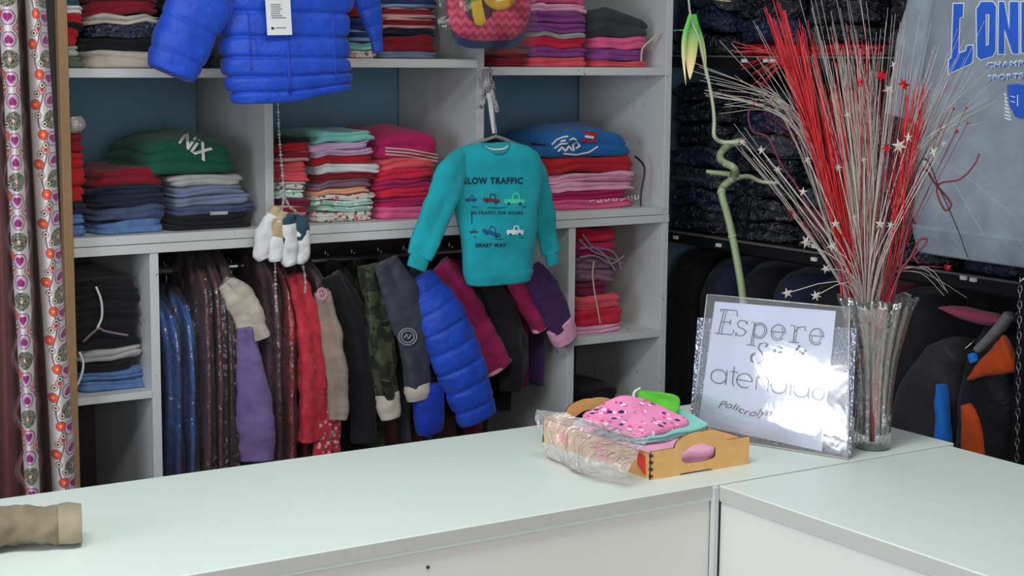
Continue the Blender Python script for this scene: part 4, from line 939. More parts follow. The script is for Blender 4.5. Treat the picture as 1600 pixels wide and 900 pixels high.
for k, (yy, w2, mt, h2) in enumerate(((by0+.012, .022, RED, .036), (by0+.12, .040, PKR, .030), (by0+.245, .034, PKR, .030))):
    me = mesh([(bx0-.0006, yy, ZC+.006), (bx0-.0006, yy+w2, ZC+.010+h2*.3), (bx0-.0006, yy+w2*.9, ZC+.006+h2), (bx0-.0006, yy+w2*.1, ZC+.004+h2)]+[(bx0-.0025, yy, ZC+.006), (bx0-.0025, yy+w2, ZC+.010+h2*.3), (bx0-.0025, yy+w2*.9, ZC+.006+h2), (bx0-.0025, yy+w2*.1, ZC+.004+h2)],
              [(0, 1, 2, 3), (7, 6, 5, 4), (0, 4, 5, 1), (1, 5, 6, 2), (2, 6, 7, 3), (3, 7, 4, 0)])
    shift(obj('painted_heart_patch', me, mt, box), BO)
def quad_cloth(c4, thick, mat, name, label, nl=2, seed=0, cat='clothing', puff=.008, group='baby clothes in the wooden box'):
    """c4: four top corners (world) in order; folded cloth below them"""
    c4 = [Vector(c) for c in c4]; cen = sum(c4, Vector())/4; n_ = 12; V = []; F = []
    tot = nl*4
    def rim(s):
        pts = []
        for k in range(4):
            for j in range(n_): pts.append(c4[k].lerp(c4[(k+1) % 4], j/n_))
        out = []
        for i in range(len(pts)):    # round the corners
            q = (pts[i-1]+pts[i]*2+pts[(i+1) % len(pts)])/4; q = q*.5+(pts[i-2]+pts[(i+2) % len(pts)])*.25
            out.append(cen+(q-cen)*s)
        return out
    rows = [(.02, 0), (.4, 0), (.75, -.02), (.93, -.06)]
    for L in range(nl):
        for q in (0, .25, .5, .75, 1.0): rows.append((1.0-.035*(abs(2*q-1)**2.5)-.01*((L*7+seed) % 3), -(L+q)/nl))
    rows += [(.6, -1.0), (.02, -1.0)]
    for s, t in rows:
        for p in rim(s):
            e = max(0, 1-s)**.5; zz = puff*e if t > -.5 else 0
            nn = noise.noise(p*22+Vector((seed, 0, 0)))*.006*(1 if t > -.5 else .3)
            V.append(p+Vector((0, 0, t*thick+zz+nn))-cen)
    K = 4*n_
    for i in range(len(rows)-1):
        for j in range(K): F.append((i*K+j, i*K+(j+1) % K, (i+1)*K+(j+1) % K, (i+1)*K+j))
    me = mesh(V, F); bq = bmesh.new(); bq.from_mesh(me); bmesh.ops.recalc_face_normals(bq, faces=bq.faces); bq.to_mesh(me); bq.free()
    o = obj(name, me, FB[mat] if isinstance(mat, str) else mat, None, True); o.location = cen; return tag(o, label, cat, group)
q = lambda x, y, z_: onp(x, y, 2, z_)
quad_cloth([(bx0+.008, by0+.007, .984), (bx1-.008, by0+.007, .984), (bx1-.008, by1-.03, .984), (bx0+.008, by1-.03, .984)], .028, 'lightpink', 'folded_garment', 'light pink folded garment filling the box, seen through the handle hole', 2, 8, puff=.004)
quad_cloth([q(985, 706, .978), q(1098, 690, .978), q(1050, 640, .99), q(920, 668, .985)], .020, 'lilac', 'folded_garment', 'pale lilac folded baby garment at the bottom of the wooden box', 2, 1)
quad_cloth([q(990, 694, .990), q(1106, 676, .99), q(1060, 640, 1.0), q(925, 668, .995)], .012, 'white', 'folded_garment', 'white folded baby garment below the mint one in the box', 2, 2)
quad_cloth([q(1000, 688, .999), q(1114, 664, 1.0), q(1060, 636, 1.01), q(918, 664, 1.002)], .010, 'mint', 'folded_garment', 'mint folded baby garment just under the pink spotted one', 2, 3)
quad_cloth([q(1000, 680, 1.008), q(1088, 656, 1.012), q(978, 613, 1.05), q(900, 650, 1.022)], .012, 'dots', 'folded_garment', 'pink folded baby garment with dark blue and white spots, topmost in box', 1, 4)
g1 = quad_cloth([q(1004, 642, 1.028), q(1060, 644, 1.022), q(1064, 620, 1.03), q(992, 608, 1.04)], .014, GRN, 'baby_bib', 'bright green baby bib with white border behind the spotted garment', 1, 5, cat='bib')
Wb = [onp(x, y, 2, z_) for x, y, z_ in ((1000, 607, 1.044), (992, 612, 1.043), (990, 619, 1.040), (993, 626, 1.037))]
shift(MB().tube([Vector(p) for p in catmull(Wb, 20)], .0026, 8).build('white_border', FB['white'], g1, True), g1.location)
# loose plastic wrapping over the left side of the box
ctl = [[(838, 640, 1.045), (900, 652, 1.035), (960, 668, 1.02), (1012, 690, 1.008)],
       [(836, 655, 1.02), (880, 668, 1.02), (930, 688, 1.01), (1000, 705, 1.00)],
       [(850, 690, .985), (890, 705, .985), (925, 725, .985), (985, 735, .985)],
       [(840, 706, .953), (872, 722, .953), (915, 742, .953), (975, 752, .953)]]
Cg = [[onp(x, y, 2, z_) for x, y, z_ in row] for row in ctl]
def wrapf(u_, v_):
    cols = [Vector(catmull([Cg[r][c_] for r in range(4)], 25)[int(round(v_*24))]) for c_ in range(4)]
    p = Vector(catmull(cols, 41)[int(round(u_*40))])
    k = noise.noise(p*28)*.008+noise.noise(p*70)*.004
    return p+Vector((-k*1.0, -k*.5, abs(k)*.8))
wr_ = sheet(wrapf, 40, 24, clear('bag_wrap_plastic', milky=.30, amount=.35, tint=(222, 214, 218), scale=34, bs=.6, rough=.12), 'plastic_wrapping', None, BO, True); wr_.location = BO
tag(wr_, 'crumpled clear plastic wrapping over the left side of the wooden box', 'plastic')

# ------------------------------------------------------------------ sign "Espere ser atendido"
BLp = onp(1080, 678, 2, ZC+.002); BRp = onp(1325, 717, 2, ZC+.002)
ux = (BRp-BLp).normalized(); nrm = Vector((ux.y, -ux.x, 0)); nrm = nrm if nrm.dot(Vector(CAM)-BLp) > 0 else -nrm
lean_ = math.radians(9); upv = (Vector((0, 0, 1))*math.cos(lean_)-nrm*math.sin(lean_)).normalized(); pn = ux.cross(upv).normalized()
if pn.dot(Vector(CAM)-BLp) < 0: pn = -pn
def sp_(x, y, off=0):
    d = Vector(ray(x, y)); C_ = Vector(CAM); t = (BLp+pn*off-C_).dot(pn)/d.dot(pn); return C_+d*t
sg = empty('counter_sign', (BLp+BRp)/2, 'white paper sign asking customers to wait, in a clear sleeve on the counter', 'sign')
SO = sg.location
def qplate(pts, off, th, mat, name):
    a_ = [sp_(x, y, off)-SO for x, y in pts]; b2 = [p-pn*th for p in a_]
    return obj(name, mesh(a_+b2, [(3, 2, 1, 0), (4, 5, 6, 7), (0, 1, 5, 4), (1, 2, 6, 5), (2, 3, 7, 6), (3, 0, 4, 7)]), mat, sg)
m, b_ = newmat('holographic_card'); vec = coords()[0]
hv = noisetex(120, 2, vec, out=1); plug(b_, metal=.75, rough=.25); X.nt.links.new(hv.s, b_.inputs['Base Color'])
hc = mixc(.72, hv, (206, 216, 244)); plug(b_, col=hc, nrm=bump(voro(160), .8, .01)); HOLO = m
qplate([(1090, 496), (1338, 513), (1329, 713), (1077, 672)], -.009, .002, HOLO, 'holographic_card')
qplate([(1117, 471), (1306, 486), (1284, 705), (1091, 664)], -.003, .001, PAPER, 'paper_sheet')
qplate([(1105, 460), (1327, 481), (1325, 717), (1080, 678)], 0, .0012, SLEEVE, 'clear_sleeve')
for pts in (((1105, 460), (1327, 481)), ((1327, 481), (1325, 717)), ((1105, 460), (1080, 678)), ((1325, 717), (1080, 678))):
    o = MB().tube([sp_(*pts[0], .001), sp_(*pts[1], .001)], .0014, 6).build('sleeve_edge', CLEARM, sg, True); shift(o, SO)
# lettering lies on the paper, between sheet and sleeve (paper surface is at off=-.003)
# sheet coordinates: s across 0..190, t down 0..220 (pixels of the upright sheet)
def sheetmap(s, t, off=-.0022):
    u_, v_ = s/190.0, t/220.0
    TLq, TRq, BRq, BLq = (1117, 471), (1306, 486), (1284, 705), (1091, 664)
    x_ = (TLq[0]*(1-u_)+TRq[0]*u_)*(1-v_)+(BLq[0]*(1-u_)+BRq[0]*u_)*v_; y_ = (TLq[1]*(1-u_)+TRq[1]*u_)*(1-v_)+(BLq[1]*(1-u_)+BRq[1]*u_)*v_
    return sp_(x_, y_, off)-SO
def ink(strokes, wd, name='lettering', mat=INK, off=-.0022, thin=None):
    return obj(name, ribbon(strokes, wd, lambda a_, b2, c_=0: sheetmap(a_, b2, off), thin), mat, sg)
# Espere: hollow slab-serif letters = dark strokes with a paper-coloured core
E_ = []
bl = 56
E_ += [[(16, bl-42), (12, bl)], [(6, bl), (34, bl-1), (35, bl-10)], [(10, bl-43), (36, bl-43), (38, bl-33)], [(16, bl-22), (28, bl-22)], [(28, bl-27), (28, bl-17)]]
s_ = arc(47, bl-19, 8, 7, 40, 270-180+90, 10)[::1]
E_ += [[(55, bl-21), (54, bl-27)], [(55, bl-22), (50, bl-27), (43, bl-27), (39, bl-22), (42, bl-15), (50, bl-13), (54, bl-8), (51, bl-2), (44, bl), (39, bl-4)], [(39, bl-6), (39, bl+1)]]
E_ += [[(61, bl-26), (66, bl-26), (64, bl+12)], [(57, bl+13), (72, bl+13)], arc(75, bl-13, 11, 13, -150, 150, 16)]
def e_(cx): return [arc(cx, bl-13, 11, 13, 0, -320, 20), [(cx-11, bl-14), (cx+11, bl-14)]]
E_ += e_(104)
E_ += [[(122, bl-27), (129, bl-27), (129, bl)], [(122, bl), (138, bl)], [(129, bl-16), (135, bl-25), (144, bl-27), (146, bl-20)]]
E_ += e_(164)
ink(E_, 1.5)
ink([[(p[0]+4.2, p[1]) for p in E_[0]], [(11, bl-43), (11, bl-38)], [(67.5, bl-24), (67.5, bl+12)], [(133, bl-26), (132, bl)]]+[arc(75, bl-13, 8, 10, -140, 140, 14), arc(104, bl-13, 7.5, 10, 180, -60+360-360, 12), arc(164, bl-13, 7.5, 10, 180, -60, 12)]+[[(55, bl-8), (51, bl-12), (44, bl-15)]], 1.1)
# ser(a): bold sweeping script
b2_ = 96
ink([[(87, b2_-27), (90, b2_-31), (86, b2_-34), (78, b2_-31), (76, b2_-24), (82, b2_-17), (87, b2_-9), (84, b2_-1), (75, b2_+3), (68, b2_-1), (67, b2_-9), (72, b2_-15)],
     [(98, b2_-8), (108, b2_-16), (114, b2_-26), (110, b2_-31), (103, b2_-26), (98, b2_-12), (100, b2_-1), (108, b2_-2), (120, b2_-14)],
     [(124, b2_), (136, b2_-30), (140, b2_-36)], [(130, b2_-16), (142, b2_-26)], [(136, b2_-8), (132, b2_+1)], [(144, b2_-22), (150, b2_-30)], [(142, b2_-2), (150, b2_-8)]], 4.2, thin=.28)
# atendido: thin geometric letters
b3_ = 142
def rnd_(cx, r=12): return arc(cx, b3_-r, r, r, 0, 360, 24)
ink([rnd_(21), [(33, b3_-25), (33, b3_)], [(43, b3_-34), (43, b3_-6), (46, b3_)], [(38, b3_-24), (50, b3_-24)], arc(61, b3_-12, 12, 12, 0, -310, 20), [(49, b3_-12), (73, b3_-12)],
     [(80, b3_-25), (80, b3_)], arc(89, b3_-15, 9, 10, 180, 360, 12), [(98, b3_-15), (98, b3_)], rnd_(114), [(126, b3_-36), (126, b3_)], [(133, b3_-25), (133, b3_)], [(133, b3_-32), (133, b3_-30)],
     rnd_(149), [(161, b3_-36), (161, b3_)], rnd_(176, 9)], 1.7)
me = curve_mesh(None, text='Policrolyn Kauh', size=1, shear=.35); xs = [v_.co.x for v_ in me.vertices]; mn_, mx_ = min(xs), max(xs)
warp(me, lambda a_, b2, c_: sheetmap(26+(a_-mn_)/(mx_-mn_)*132, 184-b2*17-3*math.sin(a_*2), -.0022)); obj('lettering', me, INK, sg)

# ------------------------------------------------------------------ glass vase with festive stems
VB = onp(1362, 700, 2, ZC); VD = depth(VB); VS = VD/FPX
vz = empty('glass_vase', (VB.x, VB.y, ZC), 'tall ribbed clear glass vase with flared rim, right of the sign', 'vase')
def vase_mesh():
    prof_ = [(.0, .0), (.024, .0), (.028, .006), (.027, .03), (.0265, .08), (.029, .13), (.034, .18), (.044, .235), (.053, .275), (.060, .296)]
    inner = [(.0565, .295), (.050, .272), (.0405, .235), (.031, .18), (.026, .13), (.0235, .08), (.023, .03), (.0, .022)]
    pr_ = prof_+inner; n_ = 96; V = []; F = []
    for i, (r, z_) in enumerate(pr_):
        for j in range(n_):
            th = 2*math.pi*j/n_; rib = (1+.07*math.cos(16*th+z_*9)*(1 if i < len(prof_) else .2)*min(1, z_*20+.3)); sc_ = .005*max(0, (z_-.2)/.07)*math.cos(8*th)*.5
            V.append((r*1.18*rib*math.cos(th), r*1.18*rib*math.sin(th), z_*.96+sc_))
    for i in range(len(pr_)-1):
        for j in range(n_): F.append((i*n_+j, i*n_+(j+1) % n_, (i+1)*n_+(j+1) % n_, (i+1)*n_+j))
    return mesh(V, F)
VG = clear('vase_glass', tint=(176, 184, 176), milky=.13, amount=.35, rough=.06, bs=.25, scale=30)
obj('vase_body', vase_mesh(), VG, vz, True)
REDT = plain('red_tinsel', (196, 12, 24), .25, .5, .5); REDD = plain('dark_red_twig', (110, 14, 34), .5); SILV = plain('silver_glitter', (186, 176, 168), .35, .25); SILV2 = plain('frosted_twig', (160, 150, 146), .6)
def vp_(x, y, dd=0): return at_d(x, y, VD+dd)
neck = lambda k: vp_(1352+k, 560, 0)
def spray(name, label, mat, fans, r, parent=None, n=5, seed=0, jit=6, cat='decoration', group=None, sides=4):
    """fans: list of (base px, mid px, tip px, count, spread)"""
    rn = random.Random(seed); base = Vector((VB.x, VB.y, ZC+.03)); root = empty(name, base, label, cat, group); mb = MB()
    for (b0, m0, t0, cnt, spd) in fans:
        for k in range(cnt):
            dd = rn.uniform(-.06, .06); s = rn.uniform(-1, 1)*spd; l = rn.uniform(.75, 1.08)
            P0 = base+Vector((rn.uniform(-.012, .012), rn.uniform(-.012, .012), 0))
            Pn = vp_(1354+(b0[0]-1354)*.5+rn.uniform(-5, 5), 540, rn.uniform(-.02, .02)); P1 = vp_(b0[0]+s*.25, b0[1], dd*.2)
            mx, my = m0[0]+s*.6+rn.uniform(-jit, jit)*.5, m0[1]+rn.uniform(-jit, jit)
            tx, ty = b0[0]+(t0[0]+s-b0[0])*l+rn.uniform(-jit, jit), b0[1]+(t0[1]-b0[1])*l+rn.uniform(-jit, jit)
            pts = catmull([P0, Pn, P1, vp_(mx, my, dd*.6), vp_(tx, ty, dd)], 18)
            mb.tube([Vector(p) for p in pts], r, sides, r2=r*.35, cap=False)
    o = shift(mb.build('strands', mat, root, True), base); o['kind'] = 'stuff'
    return root
GS = 'festive sprays in the glass vase'
spray('tinsel_spray', 'tall red tinsel spray fanning to the left of the vase', REDT, [((1335, 460), (1290, 280), (1215, 30), 70, 14), ((1335, 470), (1300, 320), (1255, 60), 56, 14)], .0021, seed=1, group=GS)
spray('tinsel_spray', 'straight red tinsel spray in the middle of the vase', REDT, [((1345, 470), (1318, 300), (1300, 150), 80, 20), ((1350, 470), (1345, 330), (1330, 60), 18, 34)], .0016, seed=2, group=GS)
spray('tinsel_spray', 'red tinsel spray leaning right before the grey sweatshirt', REDT, [((1385, 465), (1412, 300), (1432, 150), 74, 17), ((1378, 465), (1400, 360), (1400, 230), 26, 14)], .0021, seed=3, group=GS)
spray('tinsel_spray', 'short red tinsel tuft spreading flat towards the upper left', REDT, [((1300, 330), (1240, 110), (1150, 78), 16, 8)], .0014, seed=4, group=GS)
spray('silver_spray', 'dense silver grass spray standing upright in the vase', SILV, [((1352, 468), (1345, 300), (1325, 90), 90, 34), ((1355, 468), (1372, 300), (1400, 40), 44, 60), ((1352, 460), (1350, 300), (1290, 0), 34, 60), ((1356, 468), (1352, 330), (1356, 200), 60, 18)], .0010, seed=5, group=GS)
spray('silver_spray', 'silver grass spray arching far to the left of the vase', SILV, [((1303, 340), (1238, 175), (1090, 112), 10, 12), ((1308, 350), (1235, 190), (1110, 150), 8, 12), ((1325, 440), (1245, 200), (1160, 90), 10, 25), ((1320, 450), (1235, 320), (1150, 205), 8, 22), ((1320, 450), (1260, 220), (1180, 60), 10, 30)], .0010, seed=6, group=GS)
spray('silver_spray', 'silver grass spray arching right across the grey sweatshirt', SILV, [((1385, 440), (1440, 220), (1500, 60), 22, 40), ((1378, 460), (1430, 240), (1560, 110), 9, 30), ((1378, 440), (1440, 420), (1510, 462), 4, 10), ((1380, 430), (1450, 250), (1580, 340), 2, 8)], .0010, seed=7, group=GS)
spray('twig_spray', 'dark red glitter twigs showing between the silver stems', REDD, [((1350, 460), (1370, 330), (1390, 90), 40, 48), ((1340, 460), (1290, 260), (1200, 150), 12, 40), ((1365, 460), (1400, 300), (1470, 130), 16, 34)], .0012, seed=8, group=GS)
# curling dark red twig ending against the grey sweatshirt
def curly(label, pts, r, mat, dd=-.03, name='curly_twig'):
    P = catmull([vp_(x, y, dd) for x, y in pts], 50); base = Vector((VB.x, VB.y, ZC+.03)); root = empty(name, base, label, 'decoration', GS)
    return shift(MB().tube([Vector(p) for p in P], r, 7, r2=r*.6).build('twig', mat, root, True), base)
curly('dark red curly twig looping and ending beside the sweatshirt hem', [(1362, 690), (1358, 600), (1395, 470), (1420, 350), (1440, 265), (1462, 288), (1486, 318), (1476, 328), (1464, 300), (1470, 286), (1500, 280), (1522, 258), (1530, 240)], .0026, REDD)
curly('thin dark grey twig slanting down across the sweatshirt hem', [(1362, 690), (1362, 560), (1400, 380), (1440, 250), (1470, 300), (1495, 355), (1512, 402)], .0016, BLACKM, -.035)
curly('dark red curly twig looping left of the vase near the bamboo', [(1360, 690), (1350, 560), (1310, 420), (1250, 300), (1222, 260), (1200, 215), (1176, 205), (1170, 175), (1190, 150)], .0022, fabric('plum_twig', (104, 34, 60)), -.02)
curly('red looped twig just above the rim at the right of the vase', [(1364, 690), (1364, 560), (1400, 440), (1424, 400), (1436, 376), (1448, 374), (1442, 386), (1428, 400), (1436, 412)], .0028, REDD, -.04)
# silver and red stars
def star(px, py, R_, mat, dd, rn):
    c_ = vp_(px, py, dd); mb = MB(); n_ = rn.choice((5, 6)); a0 = rn.uniform(0, 1); U = Vector((_r[0], _r[1], _r[2])); W = Vector((_u[0], _u[1], _u[2])); N_ = Vector(tuple(-_f)); U = (U+N_*rn.uniform(-.5, .5)).normalized()
    V = [c_+N_*.0025, c_-N_*.0025]
    for k in range(2*n_):
        rr_ = R_ if k % 2 == 0 else R_*.38; t = a0+math.pi*k/n_; V.append(c_+U*(rr_*math.cos(t))+W*(rr_*math.sin(t)))
    F = []
    for k in range(2*n_): F += [(0, 2+k, 2+(k+1) % (2*n_)), (1, 2+(k+1) % (2*n_), 2+k)]
    mb.add(V, F); return mb
rn = random.Random(5)
ss = empty('star_branch', Vector((VB.x, VB.y, ZC+.03)), 'silver star branch with small stars scattered among the red tinsel', 'decoration', GS)
spots = [(1405, 228, 13), (1388, 140, 10), (1397, 102, 8), (1420, 215, 9), (1190, 235, 8), (1215, 265, 7), (1260, 378, 12), (1300, 385, 9), (1305, 350, 8), (1375, 350, 9), (1392, 352, 8), (1255, 300, 8), (1230, 458, 9), (1275, 462, 9), (1335, 340, 6), (1460, 238, 10), (1475, 225, 7), (1325, 180, 7), (1290, 420, 8), (1445, 255, 7), (1350, 250, 6), (1310, 262, 7), (1262, 250, 7), (1160, 222, 7)]
for (a_, b2, c_) in spots: shift(star(a_, b2, c_*VS, SILV, rn.uniform(-.07, -.03), rn).build('star', SILV, ss), ss.location)
mb = MB()
for (a_, b2, c_) in spots:
    mb.tube([Vector(p) for p in catmull([ss.location, vp_(1355, 540), vp_(1352+(a_-1352)*.25, 440+(b2-440)*.2, -.03), vp_(a_, b2, -.045)], 12)], .0009, 4)
o = shift(mb.build('stem', SILV, ss, True), ss.location); o['kind'] = 'stuff'
rs = empty('star_branch', Vector((VB.x, VB.y, ZC+.03)), 'red star branch with small red stars and buds right of the tinsel', 'decoration', GS)
spots = [(1378, 118, 12), (1412, 132, 12), (1385, 232, 9), (1481, 418, 7), (1495, 205, 5), (1512, 192, 4), (1490, 170, 4), (1510, 168, 4), (1470, 200, 5), (1300, 305, 6), (1318, 367, 7), (1330, 375, 5), (1236, 332, 5), (1345, 128, 8)]
for (a_, b2, c_) in spots: shift(star(a_, b2, c_*VS, REDT, rn.uniform(-.07, -.03), rn).build('star', REDT, rs), rs.location)
mb = MB()
for (a_, b2, c_) in spots:
    mb.tube([Vector(p) for p in catmull([rs.location, vp_(1360, 540), vp_(1352+(a_-1352)*.4, 430+(b2-430)*.2, -.03), vp_(a_, b2, -.045)], 12)], .0008, 4)
o = shift(mb.build('stem', REDD, rs, True), rs.location); o['kind'] = 'stuff'

# ------------------------------------------------------------------ lucky bamboo
BB = Vector((2.17, 2.50, ZC)); BD = depth(BB)
lb = empty('lucky_bamboo', BB, 'curly lucky bamboo stalk with yellowing leaves, rising behind the sign', 'plant')
def bp(x, y, dd=0): return at_d(x, y, BD+dd)-BB
bpts = [(1166, 540), (1160, 462), (1152, 410), (1140, 350), (1128, 305), (1130, 292), (1148, 275), (1146, 262), (1128, 252), (1126, 240), (1140, 226), (1155, 222)]
STK = plain('bamboo_green', (124, 138, 100), .45, bs=.1); STK2 = plain('pale_bamboo', (150, 156, 132), .5)
P = [Vector((.0, 0, .012))]+[bp(x, y, dd) for (x, y), dd in zip(bpts, (0, 0, 0, 0, 0, .02, .0, -.03, 0, .03, .03, 0))]
st_ = MB().tube([Vector(p) for p in catmull(P, 80)], .0075, 12).build('stalk', STK, lb, True)
for i in (12, 24, 34, 44): 
    p = Vector(catmull(P, 80)[i]); p2 = Vector(catmull(P, 80)[i+1]); MB().tube([p, p+(p2-p).normalized()*.003], .0088, 12).build('stalk_node', STK2, lb, True)
P2 = [bp(1155, 222), bp(1128, 222, .01), bp(1116, 212, 0), bp(1116, 190, 0), bp(1114, 165), bp(1108, 130), bp(1100, 95), bp(1092, 60), bp(1080, 30), bp(1074, -20)]
MB().tube([Vector(p) for p in catmull(P2, 50)], .0048, 10, r2=.0018).build('upper_stem', STK2, lb, True)
MB().tube([Vector(p) for p in catmull([bp(1150, 278), bp(1170, 276, .02), bp(1190, 284, .03), bp(1215, 286, .02)], 20)], .0055, 10, r2=.003).build('side_shoot', STK2, lb, True)
MB().tube([Vector(p) for p in catmull([bp(1142, 272), bp(1120, 270, .02), bp(1104, 268, .03)], 14)], .006, 10, r2=.004).build('side_shoot', STK, lb, True)
m, b_ = newmat('yellowing_leaf'); vec, x, y, z = coords('Generated')
plug(b_, col=mixc(mnode('SMOOTH_MIN', z*1.6-.25, 1.0, .1), (226, 196, 140), (72, 160, 60)), rough=.5); LEAF = m
def leaf(pts, w_, dd):
    c_ = [Vector(p) for p in catmull([bp(x_, y_, dd) for x_, y_ in pts], 16)]; V = []; F = []; U = Vector(tuple(_r)); N_ = Vector(tuple(_f))
    for i, p in enumerate(c_):
        t = i/15; ww = w_*math.sin(math.pi*min(1, t*.85+.12))**.8*(1-t)**.35; V += [p-U*ww, p+N_*ww*.4, p+U*ww]
    for i in range(15): F += [(3*i, 3*i+1, 3*i+4, 3*i+3), (3*i+1, 3*i+2, 3*i+5, 3*i+4)]
    o = obj('leaf', mesh(V, F), LEAF, lb, True); md = o.modifiers.new('s', 'SOLIDIFY'); md.thickness = .0008
leaf([(1082, 22), (1080, 60), (1079, 95), (1078, 125)], .017, 0)
leaf([(1084, 24), (1094, 60), (1100, 90), (1104, 125)], .008, .01)
leaf([(1078, 26), (1070, 55), (1068, 90), (1072, 135)], .006, -.01)
leaf([(1082, -20), (1100, -6), (1120, 0), (1142, 2)], .006, .0)
leaf([(1078, 50), (1064, 47), (1052, 48)], .003, .0)
bt = empty('bottle', BB, 'slim clear bottle holding the lucky bamboo behind the sign', 'bottle')
def lathe(pr_, n_=28):
    V = []; F = []
    for r, z_ in pr_:
        for j in range(n_): V.append((r*math.cos(2*math.pi*j/n_), r*math.sin(2*math.pi*j/n_), z_))
    for i in range(len(pr_)-1):
        for j in range(n_): F.append((i*n_+j, i*n_+(j+1) % n_, (i+1)*n_+(j+1) % n_, (i+1)*n_+j))
    return mesh(V, F)
obj('bottle_body', lathe([(0, .0005), (.026, .001), (.028, .01), (.028, .09), (.016, .12), (.014, .15), (.0115, .15), (.013, .118), (.0255, .088), (.0255, .01), (0, .008)]), VG, bt, True)

# ------------------------------------------------------------------ dark rack along the right wall
RX = 3.20; RY0, RY1 = 2.62, 4.10
rk = empty('metal_rack', (RX+.2, (RY0+RY1)/2, 0), 'black metal rack along the right wall stacked with dark wrapped clothes', 'rack')
for z_ in (1.137, 1.672):
    part('shelf', (RX+.012, RY0, z_-.018), (RX+.44, RY1, z_), BLACKM, rk, 0)
    part('shelf_edge', (RX, RY0, z_-.005), (RX+.012, RY1, z_), RACKSH, rk, 0)
    part('price_rail', (RX+.004, RY0, z_-.036), (RX+.012, RY1, z_-.006), BLACKM, rk, 0)
part('shelf', (RX+.012, RY0, .20), (RX+.44, RY1, .22), BLACKM, rk, 0)
part('shelf', (RX+.012, RY0, 2.22), (RX+.44, RY1, 2.24), BLACKM, rk, 0)
for yy in (RY0-.02, 3.33, RY1):
    for xx in (RX+.014, RX+.42):
        if not (xx < RX+.1 and 3 < yy < 3.5): part('post', (xx-.05*(yy < 3), yy, 0), (xx+.02, yy+.026, 2.4), BLACKM, rk, 0)
part('clothes_rail', (RX+.2, RY0, 1.06), (RX+.22, RY1, 1.075), BLACKM, rk, 0)
for (px, py) in ((1055, 371), (1122, 383), (1271, 405), (1162, 95), (1196, 95), (1207, 95), (1272, 385), (1505, 434), (1520, 437)):
    p = onp(px, py, 0, RX-.001); sz_ = 9 if px > 1500 else 6
    o = MB().box((RX-.003, p.y-.009, p.z-.005), (RX+.004, p.y+.009, p.z+.005)).build('price_label', WPAPER, rk); shift(o, rk.location)
ords = ['bottom', 'second', 'third', 'fourth', 'fifth', 'sixth', 'seventh', 'eighth']
piles = [(4.07, 3.80, 'innermost'), (3.78, 3.52, 'second innermost'), (3.49, 3.22, 'third innermost'), (3.19, 2.92, 'fourth innermost'), (2.89, 2.66, 'nearest')]
rn = random.Random(12)
def rackpile(ya, yb, zb, heights, mats, where, pname):
    z_ = zb+.001; RES = []
    for k, (h, mt) in enumerate(zip(heights, mats)):
        SEED[0] += 1; w_ = (ya-yb)-rn.uniform(.0, .03)
        me = folded_mesh(w_, .34, h, 2, SEED[0], .006, rn.uniform(-.05, .05), 0, .010); o = obj('wrapped_garment', me, FB[mt], None, True)
        o.location = (RX+.025+.17+rn.uniform(0, .012), (ya+yb)/2+rn.uniform(-.006, .006), z_); o.rotation_euler.z = -math.pi/2+rn.uniform(-.03, .03); z_ += h+.006
        cn = {'pblack': 'black', 'pnavy': 'navy', 'pred': 'red', 'pgrey': 'dark grey', 'pmauve': 'dull mauve', 'pmaroon': 'maroon'}[mt]
        RES.append(o); tag(o, f'plastic-wrapped {cn} garment, {ords[k]} in {pname} pile, {where} rack shelf', 'clothing', 'plastic wrapped clothes on the '+where+' rack shelf')
    pile_warp(RES, zb, 0, 1.7)
RACKW = lambda r, z0: pile_warp(r, z0, 0, 1.6)
for i, (ya, yb, nm) in enumerate(piles):
    mats = [rn.choice(['pblack', 'pblack', 'pnavy', 'pblack', 'pgrey']) for _ in range(7)]
    if i == 2: mats[1] = 'pmaroon'
    rackpile(ya, yb, 1.137, [rn.uniform(.050, .066) for _ in range(7)], mats, 'middle', nm)
    mats = [rn.choice(['pblack', 'pnavy', 'pgrey', 'pblack']) for _ in range(5)]
    if i in (1, 2): mats[0] = 'pred'
    hs = [rn.uniform(.05, .075) for _ in range(5)]
    if i in (1, 2): hs[0] = .03
    rackpile(ya, yb, 1.672, hs, mats, 'upper', nm)
# clothes hanging under the rack shelf
def rack_hang(label, mat, y0, half, zt, zb, seed, cat='jacket', extra=None, xx=RX+.21, dep=.17):
    root = empty('hanging_jacket', (xx, y0, 1.07), label, cat, 'dark clothes hanging under the rack'); O_ = root.location
    obj('body', loft([(xx, y0, zt+.02), (xx, y0, zt), (xx, y0, zt-.08), (xx, y0, (zt+zb)/2), (xx, y0, zb)], [dep*.25, dep*.7, dep, dep, dep], [half*.5, half, half*1.1, half*1.15, half*1.2], face=(0, 1, 0), n=32, rings=30, wr=.01, wf=8, seed=seed, origin=O_, longit=4), mat, root, True)
    shift(MB().tube([(xx, y0, zt), (xx, y0, 1.078), (xx+.01, y0, 1.086)], .002, 6).build('hanger_hook', STEEL, root, True), O_)
    return root
nmz = ['by the white shelving corner', 'left of the bamboo stalk', 'behind the sign corner', 'behind the tinsel', 'behind the vase rim', 'just right of the vase', 'left of the grey jacket']
for k, (yy, mt) in enumerate(((4.02, 'black'), (3.86, 'navy'), (3.70, 'black'), (3.54, 'navy'), (3.38, 'black'), (3.22, 'wine'), (3.08, 'black'))):
    rack_hang(f'{"dark wine" if mt == "wine" else "navy" if mt == "navy" else "black"} jacket hanging under the rack {nmz[k]}', FB[mt], yy, .07, 1.04, .30, 30+k)
